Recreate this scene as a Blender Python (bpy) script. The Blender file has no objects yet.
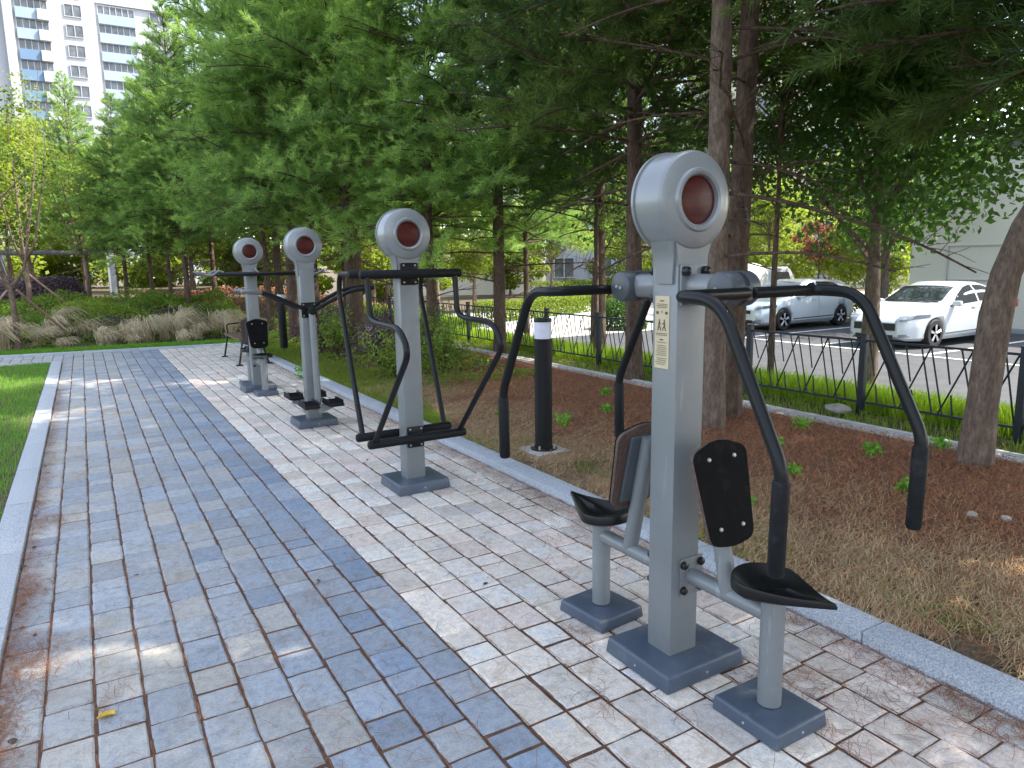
import bpy, bmesh, math, random
import numpy as np
from mathutils import Vector, Matrix, Quaternion

# ------------------------------------------------------------------ camera, sky, sun, exposure
scene = bpy.context.scene
C = scene.collection
rad = math.radians

F_PX, YAW, PITCH, ROLL, CAM_H = 714.6, rad(30.655), rad(9.522), rad(-0.934), 1.6
cy_, sy_ = math.cos(YAW), math.sin(YAW)
cp_, sp_ = math.cos(PITCH), math.sin(PITCH)
Fv = Vector((sy_ * cp_, cy_ * cp_, -sp_))
R0 = Vector((cy_, -sy_, 0.0))
U0 = R0.cross(Fv)
Rv = R0 * math.cos(ROLL) + U0 * math.sin(ROLL)
Uv = U0 * math.cos(ROLL) - R0 * math.sin(ROLL)
cam_d = bpy.data.cameras.new('camera')
cam = bpy.data.objects.new('camera', cam_d)
C.objects.link(cam)
m = Matrix((Rv, Uv, -Fv)).transposed().to_4x4()
m.translation = Vector((0, 0, CAM_H))
cam.matrix_world = m
cam_d.sensor_width = 36.0
cam_d.lens = 36.0 * F_PX / 1024.0
cam_d.clip_start = 0.05
cam_d.clip_end = 1500.0
scene.camera = cam

SUN_AZ, SUN_EL = rad(112), rad(50)
world = bpy.data.worlds.new('World')
scene.world = world
world.use_nodes = True
wn = world.node_tree
bg = wn.nodes['Background']
sky = wn.nodes.new('ShaderNodeTexSky')
sky.sky_type = 'NISHITA'
sky.sun_disc = False
sky.sun_elevation = SUN_EL
sky.sun_rotation = SUN_AZ
sky.air_density = 1.0
sky.dust_density = 1.6
sky.ozone_density = 1.0
hs = wn.nodes.new('ShaderNodeHueSaturation')
hs.inputs['Saturation'].default_value = .62
wn.links.new(sky.outputs[0], hs.inputs['Color'])
wn.links.new(hs.outputs[0], bg.inputs[0])
bg.inputs[1].default_value = 0.15

sd = bpy.data.lights.new('sun', 'SUN')
sd.energy = 3.4
sd.angle = rad(0.55)
sd.color = (1.0, 0.93, 0.82)
so = bpy.data.objects.new('sun', sd)
so.rotation_euler = Vector((math.sin(SUN_AZ) * math.cos(SUN_EL), math.cos(SUN_AZ) * math.cos(SUN_EL), math.sin(SUN_EL))).to_track_quat('Z', 'Y').to_euler()
C.objects.link(so)

scene.view_settings.view_transform = 'Standard'
scene.view_settings.look = 'None'
scene.view_settings.exposure = 2.05
scene.view_settings.gamma = 1.0
scene.render.engine = 'CYCLES'
try:
    scene.cycles.max_bounces = 7
    scene.cycles.diffuse_bounces = 4
    scene.cycles.glossy_bounces = 3
    scene.cycles.transmission_bounces = 4
    scene.cycles.transparent_max_bounces = 8
    scene.cycles.sample_clamp_indirect = 6.0
except Exception:
    pass

rng = np.random.default_rng(7)
random.seed(7)

# ------------------------------------------------------------------ materials
def new_mat(name):
    mt = bpy.data.materials.new(name)
    mt.use_nodes = True
    nt = mt.node_tree
    return mt, nt, nt.nodes['Principled BSDF']

def ramp(nt, fac, stops):
    r = nt.nodes.new('ShaderNodeValToRGB')
    el = r.color_ramp.elements
    while len(el) > 1:
        el.remove(el[-1])
    el[0].position = stops[0][0]
    el[0].color = (*stops[0][1], 1)
    for p, c in stops[1:]:
        e = el.new(p)
        e.color = (*c, 1)
    nt.links.new(fac, r.inputs[0])
    return r.outputs[0]

def noise(nt, scale, detail=4, rough=.55, coord='Object', stretch=None):
    tc = nt.nodes.new('ShaderNodeTexCoord')
    n = nt.nodes.new('ShaderNodeTexNoise')
    n.inputs['Scale'].default_value = scale
    n.inputs['Detail'].default_value = detail
    n.inputs['Roughness'].default_value = rough
    src = tc.outputs[coord]
    if stretch:
        mp = nt.nodes.new('ShaderNodeMapping')
        mp.inputs['Scale'].default_value = stretch
        nt.links.new(src, mp.inputs[0])
        src = mp.outputs[0]
    nt.links.new(src, n.inputs['Vector'])
    return n.outputs[0]

def bump(nt, b, h, strength=.3, dist=.01):
    bn = nt.nodes.new('ShaderNodeBump')
    bn.inputs['Strength'].default_value = strength
    bn.inputs['Distance'].default_value = dist
    nt.links.new(h, bn.inputs['Height'])
    nt.links.new(bn.outputs[0], b.inputs['Normal'])

def mix(nt, fac, a, b, mode='MIX'):
    mx = nt.nodes.new('ShaderNodeMix')
    mx.data_type = 'RGBA'
    mx.blend_type = mode
    for sock, v in ((mx.inputs[0], fac), (mx.inputs[6], a), (mx.inputs[7], b)):
        if isinstance(v, bpy.types.NodeSocket):
            nt.links.new(v, sock)
        elif isinstance(v, (int, float)):
            sock.default_value = v
        else:
            sock.default_value = (*v, 1)
    return mx.outputs[2]

def noisy(name, stops, scale=5, rough=.8, bstr=.3, bdist=.01, bscale=None, metallic=0, stretch=None, detail=5, coat=0):
    mt, nt, b = new_mat(name)
    n = noise(nt, scale, detail, stretch=stretch)
    nt.links.new(ramp(nt, n, stops), b.inputs['Base Color'])
    b.inputs['Roughness'].default_value = rough
    b.inputs['Metallic'].default_value = metallic
    if coat:
        b.inputs['Coat Weight'].default_value = coat
        b.inputs['Coat Roughness'].default_value = .08
    if bstr:
        bump(nt, b, noise(nt, bscale or scale * 4, 4, stretch=stretch), bstr, bdist)
    return mt

def plain(name, col, rough=.5, metallic=0, coat=0, var=.12, scale=9, bstr=0.0):
    lo = tuple(c * (1 - var) for c in col)
    hi = tuple(min(1, c * (1 + var)) for c in col)
    return noisy(name, [(.3, lo), (.7, hi)], scale, rough, bstr, .002, None, metallic, coat=coat)

M = {}
M['grey_paint'] = noisy('grey_paint', [(.25, (.165, .178, .185)), (.6, (.20, .213, .220)), (.8, (.24, .25, .255))], 3, .42, .05, .001, 60, .15, coat=.15)
def wear(mname, col, scale, stretch, lo, hi, amt):
    nt = M[mname].node_tree; b = nt.nodes['Principled BSDF']
    src = b.inputs['Base Color'].links[0].from_socket
    n = noise(nt, scale, 6, .7, stretch=stretch)
    k = ramp(nt, n, [(lo, (0, 0, 0)), (hi, (amt, amt, amt))])
    nt.links.new(mix(nt, k, src, col), b.inputs['Base Color'])
    rr = nt.nodes.new('ShaderNodeMapRange'); nt.links.new(k, rr.inputs[0])
    rr.inputs[3].default_value = b.inputs['Roughness'].default_value; rr.inputs[4].default_value = .75
    nt.links.new(rr.outputs[0], b.inputs['Roughness'])
wear('grey_paint', (.42, .42, .40), 14, (1, 1, .12), .60, .72, .55)
wear('grey_paint', (.12, .11, .10), 6, (1, 1, .5), .62, .75, .35)
M['grey_disc'] = noisy('grey_disc', [(.25, (.21, .225, .235)), (.75, (.255, .27, .28))], 4, .34, .03, .001, 50, .12, coat=.35)
M['slate_plastic'] = noisy('slate_plastic', [(.25, (.056, .073, .102)), (.6, (.077, .098, .13)), (.85, (.10, .12, .15))], 5, .33, .10, .0015, 90)
M['drum_plastic'] = noisy('drum_plastic', [(.25, (.055, .064, .074)), (.8, (.085, .095, .105))], 6, .35, .05, .001, 90)
M['black_paint'] = plain('black_paint', (.007, .0075, .009), .42, 0, .1)
M['black_rubber'] = noisy('black_rubber', [(.3, (.007, .0075, .009)), (.8, (.012, .013, .015))], 30, .55, .25, .001, 200)
M['black_seat'] = noisy('black_seat', [(.3, (.004, .004, .0045)), (.8, (.008, .008, .0085))], 25, .36, .12, .001, 180)
M['board_black'] = noisy('board_black', [(.3, (.003, .003, .0033)), (.8, (.005, .005, .0055))], 25, .75, .08, .001, 160)
M['plywood_edge'] = noisy('plywood_edge', [(.3, (.06, .035, .028)), (.7, (.12, .075, .06))], 60, .6, .1, .001)
M['bolt_black'] = plain('bolt_black', (.01, .01, .012), .3)
M['bolt_steel'] = plain('bolt_steel', (.36, .36, .35), .4, .5)
M['red_lens'] = noisy('red_lens', [(.3, (.035, .006, .005)), (.55, (.065, .009, .008)), (.75, (.10, .02, .015))], 5, .28, 0, .001, None, 0, (1, 1, 7))
M['label_gold'] = noisy('label_gold', [(.3, (.50, .42, .27)), (.7, (.60, .51, .34))], 12, .45, 0)
M['label_ink'] = plain('label_ink', (.10, .06, .04), .6)
M['silver_grip'] = plain('silver_grip', (.17, .18, .19), .35, .5)
M['granite'] = noisy('granite', [(.30, (.20, .23, .27)), (.5, (.36, .39, .43)), (.68, (.55, .57, .59))], 160, .7, .25, .002, 220, detail=2)
M['joint_dirt'] = noisy('joint_dirt', [(.3, (.06, .032, .02)), (.7, (.15, .075, .045))], 30, .95, .5, .01)
M['lamp_white'] = plain('lamp_white', (.62, .63, .74), .35)
M['concrete'] = noisy('concrete', [(.3, (.40, .40, .39)), (.7, (.52, .51, .49))], 12, .85, .3, .004)
M['road_concrete'] = noisy('road_concrete', [(.3, (.38, .36, .33)), (.7, (.48, .46, .42))], 2.5, .9, .3, .004)
M['asphalt'] = noisy('asphalt', [(.3, (.030, .033, .038)), (.5, (.042, .045, .050)), (.75, (.056, .058, .064))], 3, .85, .5, .006, 120)
M['road_paint'] = noisy('road_paint', [(.3, (.5, .5, .5)), (.6, (.75, .75, .74))], 20, .7, .1, .002)
M['soil'] = noisy('soil', [(.25, (.045, .03, .018)), (.5, (.085, .06, .035)), (.75, (.075, .085, .03))], 3, .95, .8, .02, 25)
M['fence_paint'] = plain('fence_paint', (.022, .026, .032), .5)
M['wood_slat'] = noisy('wood_slat', [(.3, (.10, .055, .03)), (.7, (.17, .10, .06))], 20, .6, .2, .002, stretch=(1, 8, 8))
wear('grey_disc', (.45, .45, .44), 22, (1, 1, .4), .64, .74, .5)
wear('slate_plastic', (.22, .21, .20), 9, None, .56, .72, .5)
wear('slate_plastic', (.45, .45, .44), 30, (.3, 1.4, 1), .68, .74, .6)
wear('drum_plastic', (.3, .3, .3), 25, None, .64, .74, .5)
wear('black_rubber', (.06, .055, .05), 18, None, .58, .75, .4)
wear('board_black', (.035, .033, .03), 12, None, .55, .75, .4)
for k_, sp__ in (('black_paint', .22), ('black_rubber', .18), ('black_seat', .30), ('board_black', .10), ('bolt_black', .4), ('red_lens', .25), ('fence_paint', .25), ('slate_plastic', .35), ('drum_plastic', .35), ('needles', .2)):
    if k_ in M: M[k_].node_tree.nodes['Principled BSDF'].inputs['Specular IOR Level'].default_value = sp__
M['white_wall'] = noisy('white_wall', [(.3, (.36, .38, .41)), (.7, (.42, .44, .47))], .25, .9, .0)
M['blue_wall'] = noisy('blue_wall', [(.3, (.12, .20, .31)), (.7, (.15, .235, .35))], .3, .9, 0)
M['pale_blue_wall'] = noisy('pale_blue_wall', [(.3, (.25, .33, .41)), (.7, (.30, .37, .45))], .3, .9, 0)
M['window_glass'] = noisy('window_glass', [(.3, (.05, .06, .07)), (.6, (.14, .15, .16)), (.8, (.26, .25, .21))], .8, .15, 0)
M['window_frame'] = plain('window_frame', (.40, .42, .44), .5)
M['rail_grey'] = plain('rail_grey', (.42, .46, .47), .6)
M['beige_wall'] = noisy('beige_wall', [(.3, (.50, .43, .35)), (.7, (.60, .52, .43))], .3, .9, 0)
M['cream_wall'] = noisy('cream_wall', [(.3, (.74, .70, .62)), (.7, (.81, .77, .69))], .5, .9, .1)
M['orange_wall'] = noisy('orange_wall', [(.3, (.52, .30, .15)), (.7, (.60, .37, .2))], .6, .9, 0)
M['roof_grey'] = plain('roof_grey', (.10, .10, .10), .7)
M['car_silver'] = plain('car_silver', (.62, .68, .74), .28, .35, .8, .02)
M['car_white'] = plain('car_white', (.50, .53, .56), .25, 0, .8, .02)
M['truck_tarp'] = noisy('truck_tarp', [(.3, (.5, .51, .48)), (.7, (.62, .62, .58))], 3, .8, .4, .02)
M['car_glass'] = plain('car_glass', (.015, .018, .022), .06, 0, .5)
M['tyre'] = plain('tyre', (.014, .014, .015), .8)
M['alloy'] = plain('alloy', (.5, .51, .53), .35, .3)
M['headlamp'] = plain('headlamp', (.20, .23, .26), .08, .3, .8)
M['tail_red'] = plain('tail_red', (.35, .02, .02), .2, 0, .6)
M['black_plastic'] = plain('black_plastic', (.015, .016, .018), .6)
M['plate_white'] = plain('plate_white', (.75, .75, .72), .4)
M['stake_wood'] = noisy('stake_wood', [(.3, (.22, .13, .10)), (.7, (.34, .22, .17))], 8, .8, .2, .003)
M['stone'] = noisy('stone', [(.3, (.26, .24, .20)), (.7, (.42, .39, .34))], 14, .85, .5, .01)
M['dead_leaf'] = noisy('dead_leaf', [(.3, (.05, .03, .02)), (.7, (.12, .07, .04))], 20, .8, .2, .003)
M['yellow_leaf'] = noisy('yellow_leaf', [(.3, (.50, .30, .02)), (.7, (.70, .48, .03))], 20, .6, .2, .003)

def bark(name, a, b_, c):
    mt, nt, b = new_mat(name)
    n = noise(nt, 15, 7, .7, stretch=(1, 1, .35))
    n2 = noise(nt, 52, 6, .7, stretch=(1, 1, .30))
    col = ramp(nt, n, [(.3, a), (.52, b_), (.75, c)])
    col2 = ramp(nt, n2, [(.35, (.32, .30, .28)), (.6, (1, 1, 1))])
    nt.links.new(mix(nt, .7, col, col2, 'MULTIPLY'), b.inputs['Base Color'])
    b.inputs['Roughness'].default_value = .92
    bump(nt, b, n2, .9, .02)
    return mt
M['pine_bark'] = bark('pine_bark', (.05, .031, .021), (.125, .080, .055), (.22, .155, .115))
M['light_bark'] = bark('light_bark', (.10, .068, .048), (.19, .135, .10), (.30, .235, .18))

def foliage(name, dark, light, trans, tfac=.45, rough=.55):
    """leaf material; 'var' is the tone each clump of leaves has"""
    mt = bpy.data.materials.new(name)
    mt.use_nodes = True
    nt = mt.node_tree
    b = nt.nodes['Principled BSDF']
    out = nt.nodes['Material Output']
    at = nt.nodes.new('ShaderNodeAttribute')
    at.attribute_name = 'var'
    oi = nt.nodes.new('ShaderNodeObjectInfo')
    ad = nt.nodes.new('ShaderNodeMath')
    ad.operation = 'MULTIPLY_ADD'
    nt.links.new(oi.outputs['Random'], ad.inputs[0])
    ad.inputs[1].default_value = .3
    nt.links.new(at.outputs['Fac'], ad.inputs[2])
    sb = nt.nodes.new('ShaderNodeMath')
    sb.operation = 'SUBTRACT'
    nt.links.new(ad.outputs[0], sb.inputs[0])
    sb.inputs[1].default_value = .15
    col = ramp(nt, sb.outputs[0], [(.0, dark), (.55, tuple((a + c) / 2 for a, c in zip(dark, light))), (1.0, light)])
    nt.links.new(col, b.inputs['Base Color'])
    b.inputs['Roughness'].default_value = rough
    b.inputs['Specular IOR Level'].default_value = .3
    tr = nt.nodes.new('ShaderNodeBsdfTranslucent')
    nt.links.new(mix(nt, .5, col, trans), tr.inputs[0])
    ms = nt.nodes.new('ShaderNodeMixShader')
    ms.inputs[0].default_value = tfac
    nt.links.new(b.outputs[0], ms.inputs[1])
    nt.links.new(tr.outputs[0], ms.inputs[2])
    nt.links.new(ms.outputs[0], out.inputs[0])
    return mt
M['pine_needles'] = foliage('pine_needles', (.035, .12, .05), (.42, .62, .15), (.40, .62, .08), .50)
M['shaded_pine_needles'] = foliage('shaded_pine_needles', (.02, .065, .022), (.17, .25, .05), (.20, .30, .04), .40)  # shade of the dense right-hand canopy put into a darker needle colour
M['broad_leaves'] = foliage('broad_leaves', (.02, .06, .012), (.07, .15, .028), (.13, .27, .03), .42)
M['yellow_green_leaves'] = foliage('yellow_green_leaves', (.10, .16, .02), (.26, .32, .04), (.40, .50, .05), .5)
M['red_leaves'] = foliage('red_leaves', (.12, .04, .025), (.24, .09, .05), (.35, .12, .05), .4)
M['lawn'] = foliage('lawn', (.10, .27, .025), (.21, .44, .045), (.28, .56, .05), .35)
M['bright_grass'] = foliage('bright_grass', (.16, .28, .015), (.28, .42, .025), (.40, .60, .03), .45)
M['dry_grass'] = foliage('dry_grass', (.36, .29, .18), (.70, .60, .42), (.7, .6, .4), .35)
M['ground_green'] = foliage('ground_green', (.08, .17, .02), (.24, .32, .04), (.35, .48, .04), .42)
M['purple_shrub'] = foliage('purple_shrub', (.055, .035, .045), (.14, .10, .11), (.15, .1, .1), .2)
M['hedge_leaves'] = foliage('hedge_leaves', (.09, .16, .02), (.22, .28, .03), (.35, .45, .04), .4)
M['needle_litter'] = foliage('needle_litter', (.10, .04, .02), (.42, .19, .10), (.2, .08, .04), .1, .8)
M['bed_needles'] = foliage('bed_needles', (.16, .06, .025), (.66, .31, .15), (.3, .12, .05), .1, .85)
M['straw_litter'] = foliage('straw_litter', (.22, .135, .065), (.70, .51, .29), (.3, .22, .12), .15, .85)

def mulch_material():
    mt, nt, b = new_mat('mulch')
    n1 = noise(nt, 1.3, 5, .6)
    n2 = noise(nt, 45, 6, .7)
    base = ramp(nt, n2, [(.3, (.06, .027, .014)), (.5, (.18, .08, .042)), (.7, (.33, .16, .085))])
    dry = ramp(nt, n2, [(.3, (.07, .05, .03)), (.5, (.18, .13, .08)), (.7, (.30, .23, .15))])
    tc = nt.nodes.new('ShaderNodeTexCoord')
    sx = nt.nodes.new('ShaderNodeSeparateXYZ')
    nt.links.new(tc.outputs['Object'], sx.inputs[0])
    a = nt.nodes.new('ShaderNodeMath'); a.operation = 'MULTIPLY_ADD'
    nt.links.new(n1, a.inputs[0]); a.inputs[1].default_value = -2.4
    nt.links.new(sx.outputs[0], a.inputs[2])
    k = ramp(nt, a.outputs[0], [(0.0, (0, 0, 0)), (1.0, (1, 1, 1))])
    mr = nt.nodes.new('ShaderNodeMapRange')
    nt.links.new(a.outputs[0], mr.inputs[0])
    mr.inputs[1].default_value = 1.7
    mr.inputs[2].default_value = 2.6
    nt.links.new(mix(nt, mr.outputs[0], dry, base), b.inputs['Base Color'])
    b.inputs['Roughness'].default_value = .97
    bump(nt, b, n2, 1.0, .03)
    return mt
M['mulch'] = mulch_material()

def paver_material():
    mt, nt, b = new_mat('paver_stone')
    at = nt.nodes.new('ShaderNodeAttribute')
    at.attribute_name = 'col'
    n1 = noise(nt, 9, 8, .68, stretch=(1, .6, 1))
    n2 = noise(nt, 130, 4, .65)
    n3 = noise(nt, 26, 6, .7)
    f = ramp(nt, n1, [(.34, (.80, .72, .60)), (.47, (1, 1, 1)), (.56, (1, 1, 1)), (.68, (.70, .86, 1.10))])
    g_ = ramp(nt, n2, [(.3, (.72, .72, .72)), (.6, (1.08, 1.08, 1.08))])
    h_ = ramp(nt, n3, [(.32, (.74, .74, .75)), (.5, (1, 1, 1)), (.70, (1.16, 1.15, 1.13))])
    c1 = mix(nt, .62, at.outputs['Color'], f, 'MULTIPLY')
    c2 = mix(nt, .8, c1, g_, 'MULTIPLY')
    c2 = mix(nt, .9, c2, h_, 'MULTIPLY')
    st = noise(nt, 2.2, 6, .7)
    sm = ramp(nt, st, [(.55, (0, 0, 0)), (.72, (.38, .38, .38))])
    c3 = mix(nt, sm, c2, (.27, .20, .14))
    nt.links.new(c3, b.inputs['Base Color'])
    b.inputs['Roughness'].default_value = .72
    bump(nt, b, noise(nt, 42, 7, .7), .8, .007)
    return mt
M['paver_stone'] = paver_material()

# ------------------------------------------------------------------ mesh helpers
class MB:
    def __init__(self):
        self.v = []; self.f = []; self.mi = []; self.mats = []; self.cur = 0
    def add(self, verts, faces):
        o = len(self.v)
        self.v.extend([tuple(p) for p in verts])
        for f in faces:
            self.f.append(tuple(i + o for i in f)); self.mi.append(self.cur)
        return self
    def use(self, mat):
        if mat not in self.mats: self.mats.append(mat)
        self.cur = self.mats.index(mat)
        return self
    def bm_add(self, bm, mtx=None):
        if mtx is not None: bmesh.ops.transform(bm, matrix=mtx, verts=bm.verts)
        bm.verts.index_update()
        self.add([v.co[:] for v in bm.verts], [[v.index for v in f.verts] for f in bm.faces])
        bm.free()
        return self
    def box(self, c, s, bev=0.0, rot=None, seg=2, top=1.0):
        bm = bmesh.new()
        bmesh.ops.create_cube(bm, size=1)
        for v in bm.verts:
            k = top if v.co.z > 0 else 1.0
            v.co = Vector((v.co.x * s[0] * k, v.co.y * s[1] * k, v.co.z * s[2]))
        if bev:
            bmesh.ops.bevel(bm, geom=list(bm.edges), offset=bev, segments=seg, affect='EDGES', profile=.6)
        mt = Matrix.Translation(c)
        if rot is not None: mt = mt @ (rot if isinstance(rot, Matrix) else Matrix.Rotation(rot, 4, 'Z'))
        return self.bm_add(bm, mt)
    def tube(self, pts, r, seg=12, caps=True, round_end=False):
        pts = [Vector(p) for p in pts]
        n = len(pts)
        rs = list(r) if hasattr(r, '__len__') else [r] * n
        if round_end:
            d0 = (pts[0] - pts[1]).normalized(); d1 = (pts[-1] - pts[-2]).normalized()
            a, b = rs[0], rs[-1]
            P0 = [pts[0] + d0 * a * .5, pts[0] + d0 * a * .35]; R_0 = [a * .55, a * .85]
            P1 = [pts[-1] + d1 * b * .35, pts[-1] + d1 * b * .5]; R_1 = [b * .85, b * .55]
            pts = P0 + pts + P1; rs = R_0 + rs + R_1; n = len(pts)
        T = []
        for i in range(n):
            t = pts[min(i + 1, n - 1)] - pts[max(i - 1, 0)]
            T.append(t.normalized() if t.length > 1e-9 else Vector((0, 0, 1)))
        ref = Vector((0, 0, 1)) if abs(T[0].z) < .9 else Vector((1, 0, 0))
        N = (ref - T[0] * ref.dot(T[0])).normalized()
        V = []; Fc = []
        for i in range(n):
            N = (N - T[i] * N.dot(T[i])).normalized()
            B = T[i].cross(N)
            for k in range(seg):
                a = 2 * math.pi * k / seg
                V.append(pts[i] + (N * math.cos(a) + B * math.sin(a)) * rs[i])
        for i in range(n - 1):
            for k in range(seg):
                k2 = (k + 1) % seg
                Fc.append((i * seg + k, i * seg + k2, (i + 1) * seg + k2, (i + 1) * seg + k))
        if caps:
            Fc.append(tuple(range(seg - 1, -1, -1)))
            Fc.append(tuple((n - 1) * seg + k for k in range(seg)))
        return self.add(V, Fc)
    def lathe(self, prof, c=(0, 0, 0), axis='Z', seg=40):
        V = []; Fc = []; n = len(prof)
        for (r, h) in prof:
            for k in range(seg):
                a = 2 * math.pi * k / seg
                x, y = r * math.cos(a), r * math.sin(a)
                p = {'Z': (x, y, h), 'Y': (x, h, y), 'X': (h, x, y)}[axis]
                V.append((p[0] + c[0], p[1] + c[1], p[2] + c[2]))
        for i in range(n - 1):
            for k in range(seg):
                k2 = (k + 1) % seg
                q = (i * seg + k, i * seg + k2, (i + 1) * seg + k2, (i + 1) * seg + k)
                Fc.append(q if axis != 'Y' else q[::-1])
        e0 = tuple(range(seg)); e1 = tuple((n - 1) * seg + k for k in range(seg))
        Fc.append(e0[::-1]); Fc.append(e1)
        return self.add(V, Fc)
    def prism(self, outline, y0, y1, plane='XZ', off=(0, 0, 0)):
        """outline of 2-D points extruded along the third axis"""
        def P(a, b, t):
            p = {'XZ': (a, t, b), 'YZ': (t, a, b), 'XY': (a, b, t)}[plane]
            return (p[0] + off[0], p[1] + off[1], p[2] + off[2])
        n = len(outline)
        V = [P(a, b, y0) for a, b in outline] + [P(a, b, y1) for a, b in outline]
        Fc = [tuple(range(n)), tuple(range(2 * n - 1, n - 1, -1))]
        for i in range(n):
            j = (i + 1) % n
            Fc.append((i, i + n, j + n, j))
        return self.add(V, Fc)
    def build(self, name, mat=None, parent=None, smooth=True, angle=38):
        me = bpy.data.meshes.new(name)
        me.from_pydata(self.v, [], self.f)
        mats = self.mats if self.mats else [mat]
        for mm in mats:
            me.materials.append(M[mm] if isinstance(mm, str) else mm)
        if self.mats:
            me.polygons.foreach_set('material_index', self.mi)
        bm = bmesh.new(); bm.from_mesh(me)
        bmesh.ops.recalc_face_normals(bm, faces=bm.faces)
        for f in bm.faces: f.smooth = smooth
        if smooth:
            lim = rad(angle)
            for e in bm.edges:
                if len(e.link_faces) == 2:
                    try:
                        e.smooth = e.calc_face_angle() < lim
                    except ValueError:
                        pass
        bm.to_mesh(me); bm.free()
        o = bpy.data.objects.new(name, me)
        C.objects.link(o)
        if parent is not None: o.parent = parent
        return o

def fillet(pts, r=.06, n=6):
    pts = [Vector(p) for p in pts]
    rr = r if hasattr(r, '__len__') else [r] * len(pts)
    out = [pts[0]]
    for i in range(1, len(pts) - 1):
        a, b, c = pts[i - 1], pts[i], pts[i + 1]
        da, dc = (a - b), (c - b)
        k = min(rr[i], da.length * .48, dc.length * .48)
        s, e = b + da.normalized() * k, b + dc.normalized() * k
        for j in range(n + 1):
            t = j / n
            out.append(s * (1 - t) ** 2 + b * 2 * t * (1 - t) + e * t * t)
    out.append(pts[-1])
    return out

def thing(name, label, cat, loc=(0, 0, 0), rz=0, group=None):
    o = bpy.data.objects.new(name, None)
    o.empty_display_size = .1
    o.location = loc
    o.rotation_euler = (0, 0, rz)
    C.objects.link(o)
    return tag(o, label, cat, group)

def tag(o, label, cat, group=None, kind=None):
    if label: o['label'] = label
    if cat: o['category'] = cat
    if group: o['group'] = group
    if kind: o['kind'] = kind
    return o

def struct(o):
    o['kind'] = 'structure'
    return o

def dup(src, parent=None):
    c = src.copy()
    C.objects.link(c)
    if parent is not None: c.parent = parent
    for ch in [o for o in bpy.data.objects if o.parent == src]:
        dup(ch, c)
    return c

def fast_mesh(name, V, nper, mat, parent=None, var=None):
    """V: (n, nper, 3) separate triangles or quads; var: one tone per face"""
    n = V.shape[0]
    me = bpy.data.meshes.new(name)
    me.vertices.add(n * nper)
    me.vertices.foreach_set('co', V.reshape(-1).astype(np.float32))
    me.loops.add(n * nper)
    me.loops.foreach_set('vertex_index', np.arange(n * nper, dtype=np.int32))
    me.polygons.add(n)
    me.polygons.foreach_set('loop_start', np.arange(0, n * nper, nper, dtype=np.int32))
    me.polygons.foreach_set('loop_total', np.full(n, nper, dtype=np.int32))
    if var is not None:
        a = me.attributes.new('var', 'FLOAT', 'POINT')
        a.data.foreach_set('value', np.repeat(var, nper).astype(np.float32))
    me.materials.append(M[mat])
    me.update(calc_edges=True)
    me.validate()
    o = bpy.data.objects.new(name, me)
    C.objects.link(o)
    if parent is not None: o.parent = parent
    return o

def unit(v):
    return v / np.maximum(np.linalg.norm(v, axis=-1, keepdims=True), 1e-9)

# ------------------------------------------------------------------ terrain heights
def ground_z(x, y):
    """height of the land outside the paving"""
    if y > 16.6 and x < 9:
        t = min(1, max(0, (y - 17.0) / 6.0))
        w = min(1, max(0, (9 - x) / 3.0))
        return .75 * (t * t * (3 - 2 * t)) * w + .0
    if x > 7.2:
        t = min(1, (x - 7.2) / 2.4)
        return -.47 * t * t * (3 - 2 * t)
    return 0.0

# ground: one sheet out to the horizon, finer near the place
xs = [-900, -300, -100, -40, -20] + [x * 1.0 for x in range(-14, 7)] + [7.2, 7.6, 8.0, 8.4, 8.8, 9.2, 9.6, 10.0] + [12, 16, 24, 40, 80, 200, 500, 900]
ys = [-900, -200, -60, -20, -8, 0, 4, 8, 12, 15, 16.6] + [17 + i * .75 for i in range(12)] + [28, 34, 45, 60, 90, 130, 300, 900]
mb = MB()
V = [(x, y, ground_z(x, y) - .03) for y in ys for x in xs]
nx = len(xs)
mb.add(V, [(j * nx + i, j * nx + i + 1, (j + 1) * nx + i + 1, (j + 1) * nx + i) for j in range(len(ys) - 1) for i in range(nx - 1)])
struct(mb.build('ground', 'soil'))

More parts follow.
